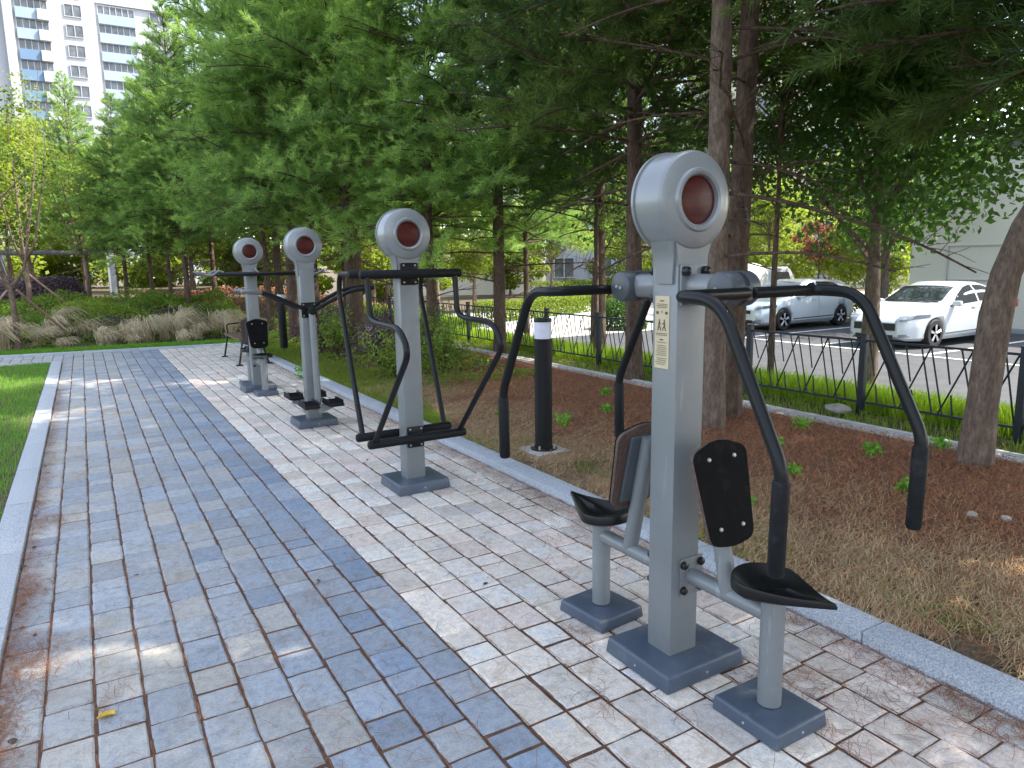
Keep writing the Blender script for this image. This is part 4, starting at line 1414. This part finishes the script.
cover('ground_cover', 10000, 1.5, 9, 20, 27, .3, .07, 'needle_litter', 2.0)
cover('ground_cover', 9000, -7, 3.2, 17.6, 19.2, .42, .06, 'ground_green', 3.3)
cover('shrub_band', 30000, -5.5, .2, 22.5, 24.0, 1.3, .07, 'purple_shrub', .35)
# shrubs growing at the kerb side between machines two and four
def shrub(x, y, R_, H, seed, label, mat='ground_green', n=2600, leaf=.06, group='leafy shrubs behind the kerb', name='shrub'):
    g_ = np.random.default_rng(seed)
    t = thing(name, label, 'shrub', (x, y, ground_z(x, y)), 0, group)
    mb = MB()
    tips = []
    for k in range(26):
        az = g_.uniform(0, 6.28); rr_ = g_.uniform(.1, 1) * R_; hh = H * g_.uniform(.5, 1) * (1 - .4 * (rr_ / R_) ** 2)
        e = Vector((math.cos(az) * rr_, math.sin(az) * rr_, hh)); mid = Vector((e.x * .35, e.y * .35, hh * .55))
        mb.tube([(0, 0, 0), mid, e], [.009, .006, .003], 4, False); tips.append((mid, e))
    mb.build('stems', 'pine_bark', t)
    P = []
    for k in range(n):
        a, b = tips[k % len(tips)]
        q = g_.uniform(.0, 1.05); c = a.lerp(b, q)
        P.append((c.x + g_.normal(0, .07), c.y + g_.normal(0, .07), max(.02, c.z + g_.normal(0, .07))))
    o = leaf_cloud('foliage', np.array(P), leaf, mat, .4, None, np.repeat(g_.uniform(.1, .9, n // 13 + 1), 13)[:n])
    o.parent = t
    return t
shl = [(3.75, 9.4, 'shrub right of the third machine, nearest of the kerbside shrubs'), (3.9, 10.6, 'bushy shrub seen behind the left handle of the second machine'), (3.6, 11.9, 'shrub with reddish stems just right of the third machine post'),
       (4.5, 9.6, 'leafy shrub left of the second machine post, in front of the trunks'), (3.7, 13.1, 'shrub to the right of the far bollard lamp'), (4.9, 11.0, 'shrub behind the post of the second machine'),
       (3.9, 15.9, 'shrub behind the far bollard lamp'), (5.0, 12.8, 'shrub at the foot of the three trunks')]
for k, (x, y, lb) in enumerate(shl):
    shrub(x, y, .55, .85 + .25 * (k % 3) / 2, 200 + k, lb, ['ground_green', 'purple_shrub', 'ground_green'][k % 3], 900)
cover('ground_cover', 16000, 3.25, 5.6, 8.0, 17.5, .30, .05, 'ground_green', 2.2)
cover('ground_cover', 5000, 3.4, 5.4, 9.0, 17.0, .5, .045, 'purple_shrub', 2.9)

def hedge(name, x0, y0, x1, y1, w, h, z, label, leaf=.09, n=16000):
    g_ = np.random.default_rng(int(abs(x0 * 10)))
    d = np.array([x1 - x0, y1 - y0]); L = np.linalg.norm(d); u = d / L; s = np.array([-u[1], u[0]])
    a = g_.uniform(0, L, n); b = g_.uniform(-w / 2, w / 2, n); zz = g_.uniform(.1, 1, n) ** .5 * h
    side = g_.uniform(0, 1, n) < .6
    b = np.where(side, np.sign(b) * w / 2 * g_.uniform(.85, 1.05, n), b)
    zz = np.where(side, g_.uniform(.05, 1, n) * h, h * g_.uniform(.88, 1.05, n)) + .04 * np.sin(a * 2.2)
    P = np.c_[x0 + u[0] * a + s[0] * b, y0 + u[1] * a + s[1] * b, z + zz]
    o = leaf_cloud(name, P, leaf, 'hedge_leaves', .5, None)
    tag(o, label, 'hedge')
    return o
hedge('hedge', 11.6, 21.3, 18.3, 23.9, 1.0, .78, -.47, 'long low clipped sunlit hedge beyond the road, behind the near bollard lamp')
hedge('hedge', 19.5, 30.5, 27, 33, 1.0, 1.1, -.47, 'short hedge beneath the window of the white house', .12, 7000)
hedge('hedge', 21.9, 12.0, 21.9, 19.0, .6, .75, -.45, 'low hedge behind the parked cars', .1, 9000)
# round clipped bush
g_ = np.random.default_rng(5)
dd = unit(g_.normal(0, 1, (9000, 3))); dd[:, 2] = np.abs(dd[:, 2])
P = dd * g_.uniform(.8, 1.03, 9000)[:, None] * np.array([.85, .85, .95]) + np.array([14.4, 17.6, -.46])
o = leaf_cloud('round_bush', P, .08, 'broad_leaves', .3, None); tag(o, 'round dark clipped bush by the road, left of the leaning pine trunk', 'bush')

def ordinal(k):
    w = ['first', 'second', 'third', 'fourth', 'fifth', 'sixth', 'seventh', 'eighth', 'ninth', 'tenth', 'eleventh', 'twelfth', 'thirteenth', 'fourteenth', 'fifteenth', 'sixteenth', 'seventeenth', 'eighteenth']
    return w[k]
def weed(x, y, s, seed, label):
    g_ = np.random.default_rng(seed)
    n = 75
    az = g_.uniform(0, 6.28, n); r_ = g_.uniform(0, .8, n) * s
    P = np.c_[x + np.cos(az) * r_, y + np.sin(az) * r_, .05 + g_.uniform(0, .9, n) * s]
    o = leaf_cloud('weed', P, .052, 'lawn', .5, None)
    return tag(o, label, 'weed', 'weeds in the mulch bed')
for k, (x, y) in enumerate(sorted([(4.1, 4.1), (4.3, 3.3), (4.6, 5.8), (3.9, 5.6), (4.9, 3.9), (5.3, 3.3), (4.6, 2.6), (5.6, 4.2), (3.6, 6.3), (4.4, 6.8), (5.2, 6.6), (3.5, 3.0), (5.9, 3.1)], key=lambda p: p[1] * .86 + p[0] * .5)):
    weed(x, y, random.uniform(.06, .11), 300 + k, 'small green weed in the mulch bed, %s nearest to the viewer' % ordinal(k))
o = leaf_cloud('kerb_weed', np.c_[rng.normal(2.58, .03, 50), rng.normal(10.4, .04, 50), rng.uniform(.02, .22, 50)], .06, 'lawn', .4, None)
tag(o, 'single bright green weed growing from the kerb joint by the third machine', 'weed')

# stones and fallen leaves
def pebble(x, y, z, s, seed, label):
    r = random.Random(seed)
    bm = bmesh.new(); bmesh.ops.create_icosphere(bm, subdivisions=2, radius=1)
    for v in bm.verts:
        v.co *= 1 + r.uniform(-.14, .14)
        v.co = Vector((v.co.x * s, v.co.y * s * .75, v.co.z * s * .5))
    mb = MB(); mb.bm_add(bm, Matrix.Translation((x, y, z)) @ Matrix.Rotation(r.uniform(0, 3), 4, 'Z'))
    o = mb.build('stone', 'stone', None, True, 50); return tag(o, label, 'stone', 'stones on the bed')
pebble(4.45, 2.12, .07, .045, 1, 'pale stone lying on the needles in front of the leaning trunk')
pebble(4.55, 1.98, .07, .035, 2, 'smaller pale stone, right one of two on the needles')
pebble(6.75, 4.62, .03, .13, 3, 'flat buff stone by the fence post beyond the drainage channel')
pebble(3.15, 2.5, .055, .03, 4, 'little white stone on dry grass by the kerb')
def fallen_leaf(x, y, s, mat, seed):
    r = random.Random(seed); mb = MB()
    N = 10; ol = []
    for k in range(N):
        a = 2 * math.pi * k / N
        q = s * (1 + .35 * math.cos(a)) * (.8 + .3 * r.random())
        ol.append((q * math.cos(a), q * .55 * math.sin(a), .006 + .35 * s * r.random()))
    V = ol + [(0, 0, .006)] + [(a, b, c - .0015) for a, b, c in ol] + [(0, 0, .0045)]
    Fc = [(k, (k + 1) % N, N) for k in range(N)] + [(N + 1 + (k + 1) % N, N + 1 + k, 2 * N + 1) for k in range(N)] + [(k, N + 1 + k, N + 1 + (k + 1) % N, (k + 1) % N) for k in range(N)]
    mb.add(V, Fc)
    o = mb.build('fallen_leaf', mat); o.location = (x, y, 0); o.rotation_euler = (0, 0, r.uniform(0, 6.28))
    return o
tag(fallen_leaf(-.088, 2.80, .032, 'yellow_leaf', 1), 'bright yellow leaf lying on the blue-grey pavers at lower left', 'leaf')
for k, y in enumerate(sorted(2.6 + 6 * random.random() ** 1.5 for _ in range(16))):
    x = X0 + abs(random.gauss(0, .05)) + .01
    tag(fallen_leaf(x, y, random.uniform(.010, .021), 'dead_leaf', 20 + k), 'small dead brown leaf beside the left kerb, %s from the bottom' % ordinal(k), 'leaf', 'dead leaves along the left kerb')
for k, (x, y) in enumerate([(.1, 4.1), (.9, 3.5), (1.6, 3.0), (.5, 6.2), (1.9, 5.6)]):
    tag(fallen_leaf(x, y, random.uniform(.012, .018), 'dead_leaf', 60 + k), 'small dead brown leaf out on the open pavers, %s from the left' % ordinal([0, 2, 3, 1, 4][k]), 'leaf', 'dead leaves on the open pavers')

# ------------------------------------------------------------------ vehicles
def lerp_tab(tab, x):
    if x <= tab[0][0]: return tab[0][1]
    for (a, va), (b, vb) in zip(tab, tab[1:]):
        if x <= b:
            k = (x - a) / (b - a); k = k * k * (3 - 2 * k) * .35 + k * .65
            return va + (vb - va) * k
    return tab[-1][1]

def car(name, label, loc, rz, paint, L, Wd, top, belt, low, plan, roofw, wheel_x, wr, glass_side, shield, rear_glass, lamps, grille, plate=True, tail_side=None, group='parked vehicles', digits=None):
    """x runs from the nose (0) to the tail (L)"""
    t = thing(name, label, 'car', loc, rz, group)
    N = 70
    xs_ = [L * i / N for i in range(N + 1)]
    W2 = Wd / 2
    secs = []
    def section(x):
        zt = lerp_tab(top, x); zb = min(lerp_tab(belt, x), zt - .01); zl = lerp_tab(low, x)
        w = lerp_tab(plan, x) * W2; rw = lerp_tab(roofw, x) * W2
        rw = min(rw, w)
        zm = zl + (zb - zl) * .5
        return [(w * .90, zl), (w * .985, zl + (zb - zl) * .12), (w, zm), (w * .985, zl + (zb - zl) * .80), (w * .95, zb),
                (w * .95 + (rw - w * .95) * .45, zb + (zt - zb) * .52), (rw, zb + (zt - zb) * .88), (rw * .86, zt - .012 * (zt - zb > .1)), (rw * .45, zt), (0, zt + .006)]
    V = []; 
    for x in xs_:
        s = section(x)
        V += [(x, -a, b) for a, b in s] + [(x, a, b) for a, b in s[-2::-1]]
    K = 19
    Fc = []
    for i in range(N):
        for k in range(K - 1):
            Fc.append((i * K + k, (i + 1) * K + k, (i + 1) * K + k + 1, i * K + k + 1))
        Fc.append((i * K + K - 1, (i + 1) * K + K - 1, (i + 1) * K, i * K))
    Fc.append(tuple(range(K))); Fc.append(tuple(N * K + k for k in range(K - 1, -1, -1)))
    mb = MB(); mb.add(V, Fc)
    body = mb.build('body', paint, t, True, 32)
    # wheel wells cut into the body
    cut = MB()
    for wx in wheel_x:
        cut.lathe([(.0005, -Wd), (wr * 1.13, -Wd), (wr * 1.13, -W2 + .27)], (wx, 0, wr), 'Y', 36)
        cut.lathe([(.0005, W2 - .27), (wr * 1.13, W2 - .27), (wr * 1.13, Wd), (.0005, Wd)], (wx, 0, wr), 'Y', 36)
    co = cut.build('cutter', 'black_plastic')
    md = body.modifiers.new('b', 'BOOLEAN'); md.object = co; md.operation = 'DIFFERENCE'; md.solver = 'EXACT'
    # evaluate in place (both at origin-local coordinates)
    t_loc = t.location.copy(); t_rot = t.rotation_euler.copy(); t.location = (0, 0, 0); t.rotation_euler = (0, 0, 0)
    bpy.context.view_layer.update()
    dg = bpy.context.evaluated_depsgraph_get()
    nm = bpy.data.meshes.new_from_object(body.evaluated_get(dg))
    body.modifiers.clear(); body.data = nm
    bpy.data.objects.remove(co)
    t.location = t_loc; t.rotation_euler = t_rot
    def on_side(x, f, s, off=.006):
        """point on the side; f 0..1 from belt to roof edge, below belt when negative"""
        sc = section(x)
        if f >= 0:
            pts_ = [sc[4], sc[5], sc[6]]; q = f * 2; i = min(1, int(q)); q -= i
            a, b = pts_[i], pts_[i + 1]
        else:
            pts_ = [sc[4], sc[3], sc[2], sc[1]]; q = -f * 3; i = min(2, int(q)); q -= i
            a, b = pts_[i], pts_[i + 1]
        w = a[0] + (b[0] - a[0]) * q; z = a[1] + (b[1] - a[1]) * q
        return (x, s * (w + off), z)
    for s in (-1, 1):
        for pane in glass_side:
            mb = MB(); n_ = 14
            Vt = []
            x0, x1 = pane[0][0], pane[-1][0]
            for i in range(n_ + 1):
                x = x0 + (x1 - x0) * i / n_
                fl = .05; fh = max(fl, lerp_tab([(a, b) for a, b in pane], x))
                for j in range(4): Vt.append(on_side(x, fl + (fh - fl) * j / 3, s))
            mb.add(Vt, [(i * 4 + j, i * 4 + 4 + j, i * 4 + 5 + j, i * 4 + 1 + j) for i in range(n_) for j in range(3)])
            mb.build('side_window', 'car_glass', t)
        # door seams and handle
        mb = MB()
        for pane in glass_side:
            xd = pane[-1][0]
            mb.tube([on_side(xd, -f, s, .001) for f in (.02, .3, .6, .9)], .004, 4, False)
        mb.build('door_seam', 'black_plastic', t)
        for pane in glass_side:
            x = pane[-1][0] - .22
            p = Vector(on_side(x, -.18, s, .012))
            mb = MB(); mb.box(p, (.17, .028, .03), .008); mb.build('door_handle', paint, t)
        mx_ = glass_side[0][0][0] + .12
        p = Vector(on_side(mx_, .03, s, .09))
        mb = MB(); mb.box(p + Vector((0, 0, .06)), (.13, .20, .13), .04, None, 3); mb.build('side_mirror', paint, t)
        mb = MB(); mb.tube([on_side(wheel_x[0] + .4, -.93, s, .004), on_side(wheel_x[1] - .4, -.93, s, .004)], .014, 6); mb.build('sill_trim', 'black_plastic', t)
    def on_top(x, fy, off=.008):
        sc = section(x)
        rw = sc[6][0] ; z = lerp_tab(top, x)
        return (x, fy * rw, z + off - .03 * abs(fy) ** 3)
    for (x0, x1, nm_) in (shield + ('windshield',), rear_glass + ('rear_window',)):
        mb = MB(); n_ = 8; Vt = []
        for i in range(n_ + 1):
            x = x0 + (x1 - x0) * i / n_
            dx = .01
            sl = (lerp_tab(top, x + dx) - lerp_tab(top, x - dx)) / (2 * dx)
            nn = Vector((-sl, 0, 1)).normalized() * .009
            for j in range(9):
                p = on_top(x, -.96 + 1.92 * j / 8, 0)
                Vt.append((p[0] + nn.x, p[1], p[2] + nn.z))
        mb.add(Vt, [(i * 9 + j, i * 9 + 9 + j, i * 9 + 10 + j, i * 9 + 1 + j) for i in range(n_) for j in range(8)])
        mb.build(nm_, 'car_glass', t)
    def nose_pt(fy, z, off=.01):
        # march until the section at x reaches that height and width
        y = fy * W2
        for i in range(200):
            x = i * .01
            sc = section(x)
            wmax = lerp_tab(plan, x) * W2 * .985
            if abs(y) <= wmax and sc[-1][1] >= z: return (x - off, y, z)
        return (1.0, y, z)
    def nose_patch(nm_, f0, f1, z0, z1, mat, n_=8, skew=0, off=.01, zk=0):
        mb = MB(); Vt = []
        for i in range(n_ + 1):
            f = f0 + (f1 - f0) * i / n_
            k = i / n_
            for j in range(4):
                z = z0 + (z1 - z0) * j / 3 + skew * k
                if zk: z = z0 + skew * k + (z1 - z0) * (j / 3) * (1 - zk * k)
                Vt.append(nose_pt(f, z, off))
        mb.add(Vt, [(i * 4 + j, i * 4 + 4 + j, i * 4 + 5 + j, i * 4 + 1 + j) for i in range(n_) for j in range(3)])
        return mb.build(nm_, mat, t)
    for s in (-1, 1):
        nose_patch('headlight', s * lamps[0], s * lamps[1], lamps[2], lamps[3], 'headlamp', 8, lamps[4], .012, .4)
        nose_patch('fog_lamp', s * .62, s * .80, .26, .33, 'headlamp', 4, .02, .012)
    nose_patch('grille', -grille[0], grille[0], grille[1], grille[2], 'black_plastic', 10, 0, .014)
    nose_patch('lower_grille', -.5, .5, .22, .32, 'black_plastic', 10, 0, .012)
    if plate:
        p = nose_pt(0, .47, .035)
        mb = MB(); mb.box(p, (.015, .34, .12), .003); pl = mb.build('number_plate', 'plate_white', t)
        if digits:
            cu = bpy.data.curves.new('digits', 'FONT'); cu.body = digits; cu.size = .12; cu.align_x = 'CENTER'; cu.align_y = 'CENTER'; cu.extrude = .001
            to = bpy.data.objects.new('digits', cu); C.objects.link(to); bpy.context.view_layer.update()
            nm2 = bpy.data.meshes.new_from_object(to.evaluated_get(bpy.context.evaluated_depsgraph_get()))
            bpy.data.objects.remove(to)
            nm2.materials.clear(); nm2.materials.append(M['black_plastic'])
            dg_ = bpy.data.objects.new('plate_digits', nm2); C.objects.link(dg_); dg_.parent = pl
            dg_.matrix_basis = Matrix.Translation(Vector(p) + Vector((-.0095, -.10, 0))) @ Matrix(((0, 0, -1, 0), (-1, 0, 0, 0), (0, 1, 0, 0), (0, 0, 0, 1)))
    for s in (-1, 1):
        z = lerp_tab(belt, L - .1)
        mb = MB(); mb.box((L - .10, s * (lerp_tab(plan, L - .1) * W2 - .03), z - .10), (.20, .09, .20), .03, None, 3); mb.build('tail_light', 'tail_red', t)
    for wx in wheel_x:
        for s in (-1, 1):
            mb = MB(); yo, yi = s * (W2 - .015), s * (W2 - .22)
            mb.lathe([(wr * .62, yo), (wr * .70, yo + s * .006), (wr * .93, yo), (wr, yo - s * .03), (wr, yi), (wr * .62, yi)], (wx, 0, wr), 'Y', 36)
            ty = mb.build('wheel', 'tyre', t)
            mb = MB()
            mb.lathe([(wr * .66, yo - s * .0), (wr * .60, yo - s * .004), (wr * .58, yo - s * .05), (wr * .66, yo - s * .06)], (wx, 0, wr), 'Y', 30)
            for k in range(5):
                a = 2 * math.pi * k / 5 + .3
                for da in (-.10, .10):
                    mb.tube([(wx + .03 * math.cos(a), yo - s * .012, wr + .03 * math.sin(a)), (wx + wr * .62 * math.cos(a + da), yo - s * .012, wr + wr * .62 * math.sin(a + da))], .026, 5)
            mb.lathe([(.0005, yo - s * .005), (.035, yo - s * .006), (.04, yo - s * .03), (.0005, yo - s * .03)], (wx, 0, wr), 'Y', 16)
            mb.build('rim', 'alloy', ty)
            mb = MB(); mb.lathe([(.0005, yo - s * .08), (wr * .62, yo - s * .08), (wr * .62, yi), (.0005, yi)], (wx, 0, wr), 'Y', 24); mb.build('brake', 'black_plastic', ty)
    return t

LOT = -.458
car('hatchback', 'silver hatchback parked beyond the fence, partly behind the black press arm', (16.75, 14.85, LOT), 0, 'car_silver', 4.34, 1.78,
    [(0, .62), (.10, .72), (.5, .86), (1.05, .96), (1.18, .99), (1.95, 1.39), (2.4, 1.46), (3.2, 1.45), (3.75, 1.38), (4.05, 1.16), (4.25, .98), (4.34, .82)],
    [(0, .60), (.5, .78), (1.1, .90), (2.0, .94), (3.2, 1.00), (3.9, 1.04), (4.2, .96), (4.34, .80)],
    [(0, .30), (.15, .20), (.6, .18), (3.9, .19), (4.2, .25), (4.34, .34)],
    [(0, .62), (.12, .78), (.35, .90), (.8, .98), (1.4, 1.0), (3.4, 1.0), (4.0, .95), (4.25, .88), (4.34, .80)],
    [(0, .6), (.5, .84), (1.1, .82), (1.9, .70), (3.3, .69), (3.9, .70), (4.34, .74)],
    (.88, 3.53), .315, [[(1.42, .1), (1.85, .62), (2.2, .93), (2.42, .95)], [(2.52, .95), (3.0, .94), (3.4, .86), (3.62, .35)]], (1.22, 1.93), (3.80, 4.06),
    (.55, .93, .62, .74, .06), (.42, .50, .60))
car('sedan', 'white sedan parked beyond the fence at the right, near the cream wall', (15.75, 9.98, LOT), 0, 'car_white', 4.82, 1.84,
    [(0, .60), (.10, .70), (.5, .84), (1.15, .96), (1.28, .99), (2.15, 1.38), (2.6, 1.47), (3.1, 1.46), (3.7, 1.36), (4.3, 1.13), (4.7, 1.06), (4.82, .85)],
    [(0, .58), (.5, .76), (1.2, .90), (2.2, .95), (3.5, 1.02), (4.2, 1.05), (4.7, 1.0), (4.82, .82)],
    [(0, .28), (.15, .19), (.6, .17), (4.3, .19), (4.7, .27), (4.82, .34)],
    [(0, .60), (.12, .76), (.38, .90), (.85, .98), (1.5, 1.0), (3.7, 1.0), (4.4, .95), (4.7, .88), (4.82, .80)],
    [(0, .6), (.5, .84), (1.2, .82), (2.1, .68), (3.3, .66), (4.2, .70), (4.82, .74)],
    (.94, 3.74), .33, [[(1.52, .1), (2.05, .66), (2.4, .93), (2.72, .95)], [(2.80, .95), (3.3, .92), (3.7, .75), (4.0, .25)]], (1.32, 2.12), (3.72, 4.30),
    (.52, .95, .60, .74, .10), (.55, .42, .58), digits='45')

def truck(loc):
    t = thing('delivery_truck', 'small white truck with grey canvas canopy behind the silver hatchback', 'truck', loc, 0, 'parked vehicles')
    mb = MB()
    ol = [(3.1, .35), (4.75, .35), (4.85, .55), (4.80, .95), (4.35, 1.70), (4.15, 1.80), (3.35, 1.80), (3.2, 1.72), (3.1, 1.2)]
    V = []
    for (y, sc) in ((-.82, .96), (-.78, 1.0), (.78, 1.0), (.82, .96)):
        V += [(4.0 + (a - 4.0) * sc, y if b < 1.0 else y * .92, .9 + (b - .9) * sc) for a, b in ol]
    n_ = len(ol); Fc = [tuple(range(n_)), tuple(3 * n_ + k for k in range(n_ - 1, -1, -1))]
    for i in range(3):
        for k in range(n_): Fc.append((i * n_ + k, i * n_ + (k + 1) % n_, (i + 1) * n_ + (k + 1) % n_, (i + 1) * n_ + k))
    mb.add(V, Fc); mb.build('cab', 'car_white', t)
    for s in (-1, 1):
        mb = MB(); mb.prism([(3.35, 1.12), (4.42, 1.10), (4.18, 1.62), (3.42, 1.64)], s * .765, s * .785, 'XZ'); mb.build('side_window', 'car_glass', t)
        mb = MB(); mb.box((4.84, s * .6, .72), (.06, .26, .16), .02); mb.build('headlight', 'headlamp', t)
    mb = MB(); mb.add([(4.80, -.66, 1.0), (4.80, .66, 1.0), (4.40, .60, 1.66), (4.40, -.60, 1.66)], [(0, 1, 2, 3)]); mb.build('windshield', 'car_glass', t)
    mb = MB()
    ar = [(-.85, .75)] + [(-.85 * math.cos(a), 1.55 + .42 * math.sin(a)) for a in [math.pi * k / 10 for k in range(11)]] + [(.85, .75)]
    mb.prism(ar, .1, 3.0, 'YZ'); mb.build('canopy', 'truck_tarp', t)
    mb = MB(); mb.box((1.6, 0, .62), (3.2, 1.7, .22), .02); mb.build('flatbed', 'car_white', t)
    for wx in (.8, 4.0):
        for s in (-1, 1):
            mb = MB(); yo, yi = s * .80, s * .60
            mb.lathe([(.0005, yo - s * .02), (.17, yo - s * .02), (.19, yo), (.30, yo), (.32, yo - s * .03), (.32, yi), (.0005, yi)], (wx, 0, .32), 'Y', 28)
            mb.build('wheel', 'tyre', t)
truck((17.9, 18.2, LOT))

# ------------------------------------------------------------------ buildings
def bx(mb, x0, x1, y0, y1, z0, z1):
    return mb.box(((x0 + x1) / 2, (y0 + y1) / 2, (z0 + z1) / 2), (abs(x1 - x0), abs(y1 - y0), abs(z1 - z0)))

def win(par, x0, x1, y, z0, z1, mull=2, name='window', mat='window_glass'):
    """window on a wall that faces -y: glass with frame bars"""
    mb = MB(); bx(mb, x0, x1, y - .06, y + .1, z0, z1)
    w = mb.build(name, mat, par, False)
    mb = MB()
    t_ = .09
    bx(mb, x0 - .1, x1 + .1, y - .13, y - .062, z0 - t_, z0); bx(mb, x0 - .1, x1 + .1, y - .13, y - .062, z1, z1 + t_)
    for k in range(mull + 1):
        xx = x0 + (x1 - x0) * k / mull
        bx(mb, xx - t_ / 2, xx + t_ / 2, y - .128, y - .062, z0, z1)
    mb.build('window_frame', 'window_frame', w, False)

def apartments():
    t = thing('apartment_block', 'tall white apartment block with blue balcony panels, front block at top left', 'building', (0, 115, 0))
    mb = MB(); bx(mb, -16, 5.0, 0, 14, -1, 52); mb.build('wall', 'white_wall', t, False)
    mb = MB(); bx(mb, -5.2, -4.2, -.9, 0, -1, 52.2); mb.build('pilaster', 'white_wall', t, False)
    fl = 2.5
    for k in range(3, 20):
        z = 1.2 + k * fl
        win(t, -3.9, -.4, 0, z + .95, z + 2.12, 5)
        mb = MB(); bx(mb, -3.9, -1.6, -.5, -.0, z - .35, z + .93); mb.build('balcony_panel', 'blue_wall' if z < 31 else 'pale_blue_wall', t, False)
        mb = MB(); bx(mb, -1.55, -.3, -.75, -.0, z - .35, z + .93)
        mb.build('balcony_rail', 'rail_grey', t, False)
        win(t, 1.5, 3.4, 0, z + .7, z + 2.1, 2)
        win(t, -9.6, -7.6, 0, z + .9, z + 2.3, 2)
    t2 = thing('apartment_block', 'pale apartment block with grey-blue balconies set back, right one at top left', 'building', (0, 122, 0))
    mb = MB(); bx(mb, 5.02, 16.5, 0, 13, -1, 38.6); mb.build('wall', 'white_wall', t2, False)
    mb = MB(); bx(mb, 5.02, 16.6, -.3, .2, 38.6, 39.1); mb.build('roof_edge', 'white_wall', t2, False)
    for k in range(5, 15):
        z = 1.2 + k * fl
        win(t2, 5.6, 10.2, 0, z + .95, z + 2.12, 6)
        mb = MB(); bx(mb, 5.6, 10.2, -.6, -.0, z - .35, z + .93); mb.build('balcony_panel', 'pale_blue_wall', t2, False)
        win(t2, 12.2, 14.6, 0, z + .8, z + 2.2, 2)
apartments()

def block(name, label, cx, cyy, w, d, h, ang, wall, floors, cols, z0=-.6, wcol='window_glass', fl=2.9, wz=1.0):
    """a slab whose front (facing -y locally) is turned towards the path"""
    t = thing(name, label, 'building', (cx, cyy, 0), ang)
    mb = MB(); bx(mb, -w / 2, w / 2, 0, d, z0, h); mb.build('wall', wall, t, False)
    mb = MB(); bx(mb, -w / 2 - .2, w / 2 + .2, -.2, d + .2, h, h + .35); mb.build('roof', 'roof_grey', t, False)
    for f in range(floors):
        for c in range(cols):
            x = -w / 2 + w * (c + .5) / cols
            win(t, x - w / cols * .27, x + w / cols * .27, 0, z0 + f * fl + wz, z0 + f * fl + wz + 1.35, 2)
    return t
block('apartment_block', 'beige apartment block seen through the branches at upper right', 45.5, 35.5, 16, 10, 30, rad(-52), 'beige_wall', 9, 4)
block('apartment_block', 'white house with dark window between the second and nearest machines', 34.0, 41.5, 11, 8, 9, rad(-40), 'white_wall', 3, 4, -.6, fl=2.9, wz=1.2)
block('building', 'plain cream building wall behind the white sedan', 22.6, 8.0, 10.5, 6, 4.6, rad(-90), 'cream_wall', 0, 0)
t = [o for o in bpy.data.objects if o.get('label') == 'plain cream building wall behind the white sedan'][0]
for k in range(3):
    mb = MB()
    for (a, b, c_, d_) in ((-.9, .9, 1.9, 1.93), (-.9, .9, .9, .93), (-.9, -.87, .9, 1.93), (.87, .9, .9, 1.93)):
        bx(mb, -3.2 + k * 3.2 + a, -3.2 + k * 3.2 + b, -.03, .02, c_, d_)
    mb.build('wall_panel', 'rail_grey', t, False)
# banded low wall building behind the road
t = thing('building', 'low building with orange and cream bands behind the second machine', 'building', (23.5, 45, 0), rad(-28))
for k, (a, b, mt_) in enumerate(((-.6, 1.2, 'cream_wall'), (1.2, 1.55, 'orange_wall'), (1.55, 2.3, 'beige_wall'), (2.3, 2.6, 'orange_wall'), (2.6, 3.5, 'beige_wall'))):
    mb = MB(); bx(mb, -9, 5, -.02 * k, 6, a, b); mb.build('wall', mt_, t, False)

# pergola at the far left
t = thing('pergola', 'white-posted pergola with flat grey roof beam at the far left', 'pergola', (-2.2, 27, 0), 0)
mb = MB(); mb.box((0, 0, 2.20), (6.6, .16, .10), .01); mb.box((0, 2.2, 2.20), (6.6, .16, .10), .01)
mb.build('beam', 'roof_grey', t)
mb = MB()
for k in range(12): mb.box((-3.0 + k * .55, 1.1, 2.34), (.06, 2.6, .07), 0)
mb.build('rafters', 'roof_grey', t, False)
for x_ in (-3.1, 0, 3.1):
    for y_ in (0, 2.2):
        mb = MB(); mb.box((x_, y_, 1.38), (.16, .16, 1.55), .008); mb.build('post', 'white_wall', t)
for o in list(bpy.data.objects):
    if o.parent is None and o.get('category') == 'tree' and any(k in o.get('label', '') for k in SHADED_TREES):
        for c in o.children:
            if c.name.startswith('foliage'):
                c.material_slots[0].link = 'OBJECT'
                c.material_slots[0].material = M['shaded_pine_needles']
print('done')
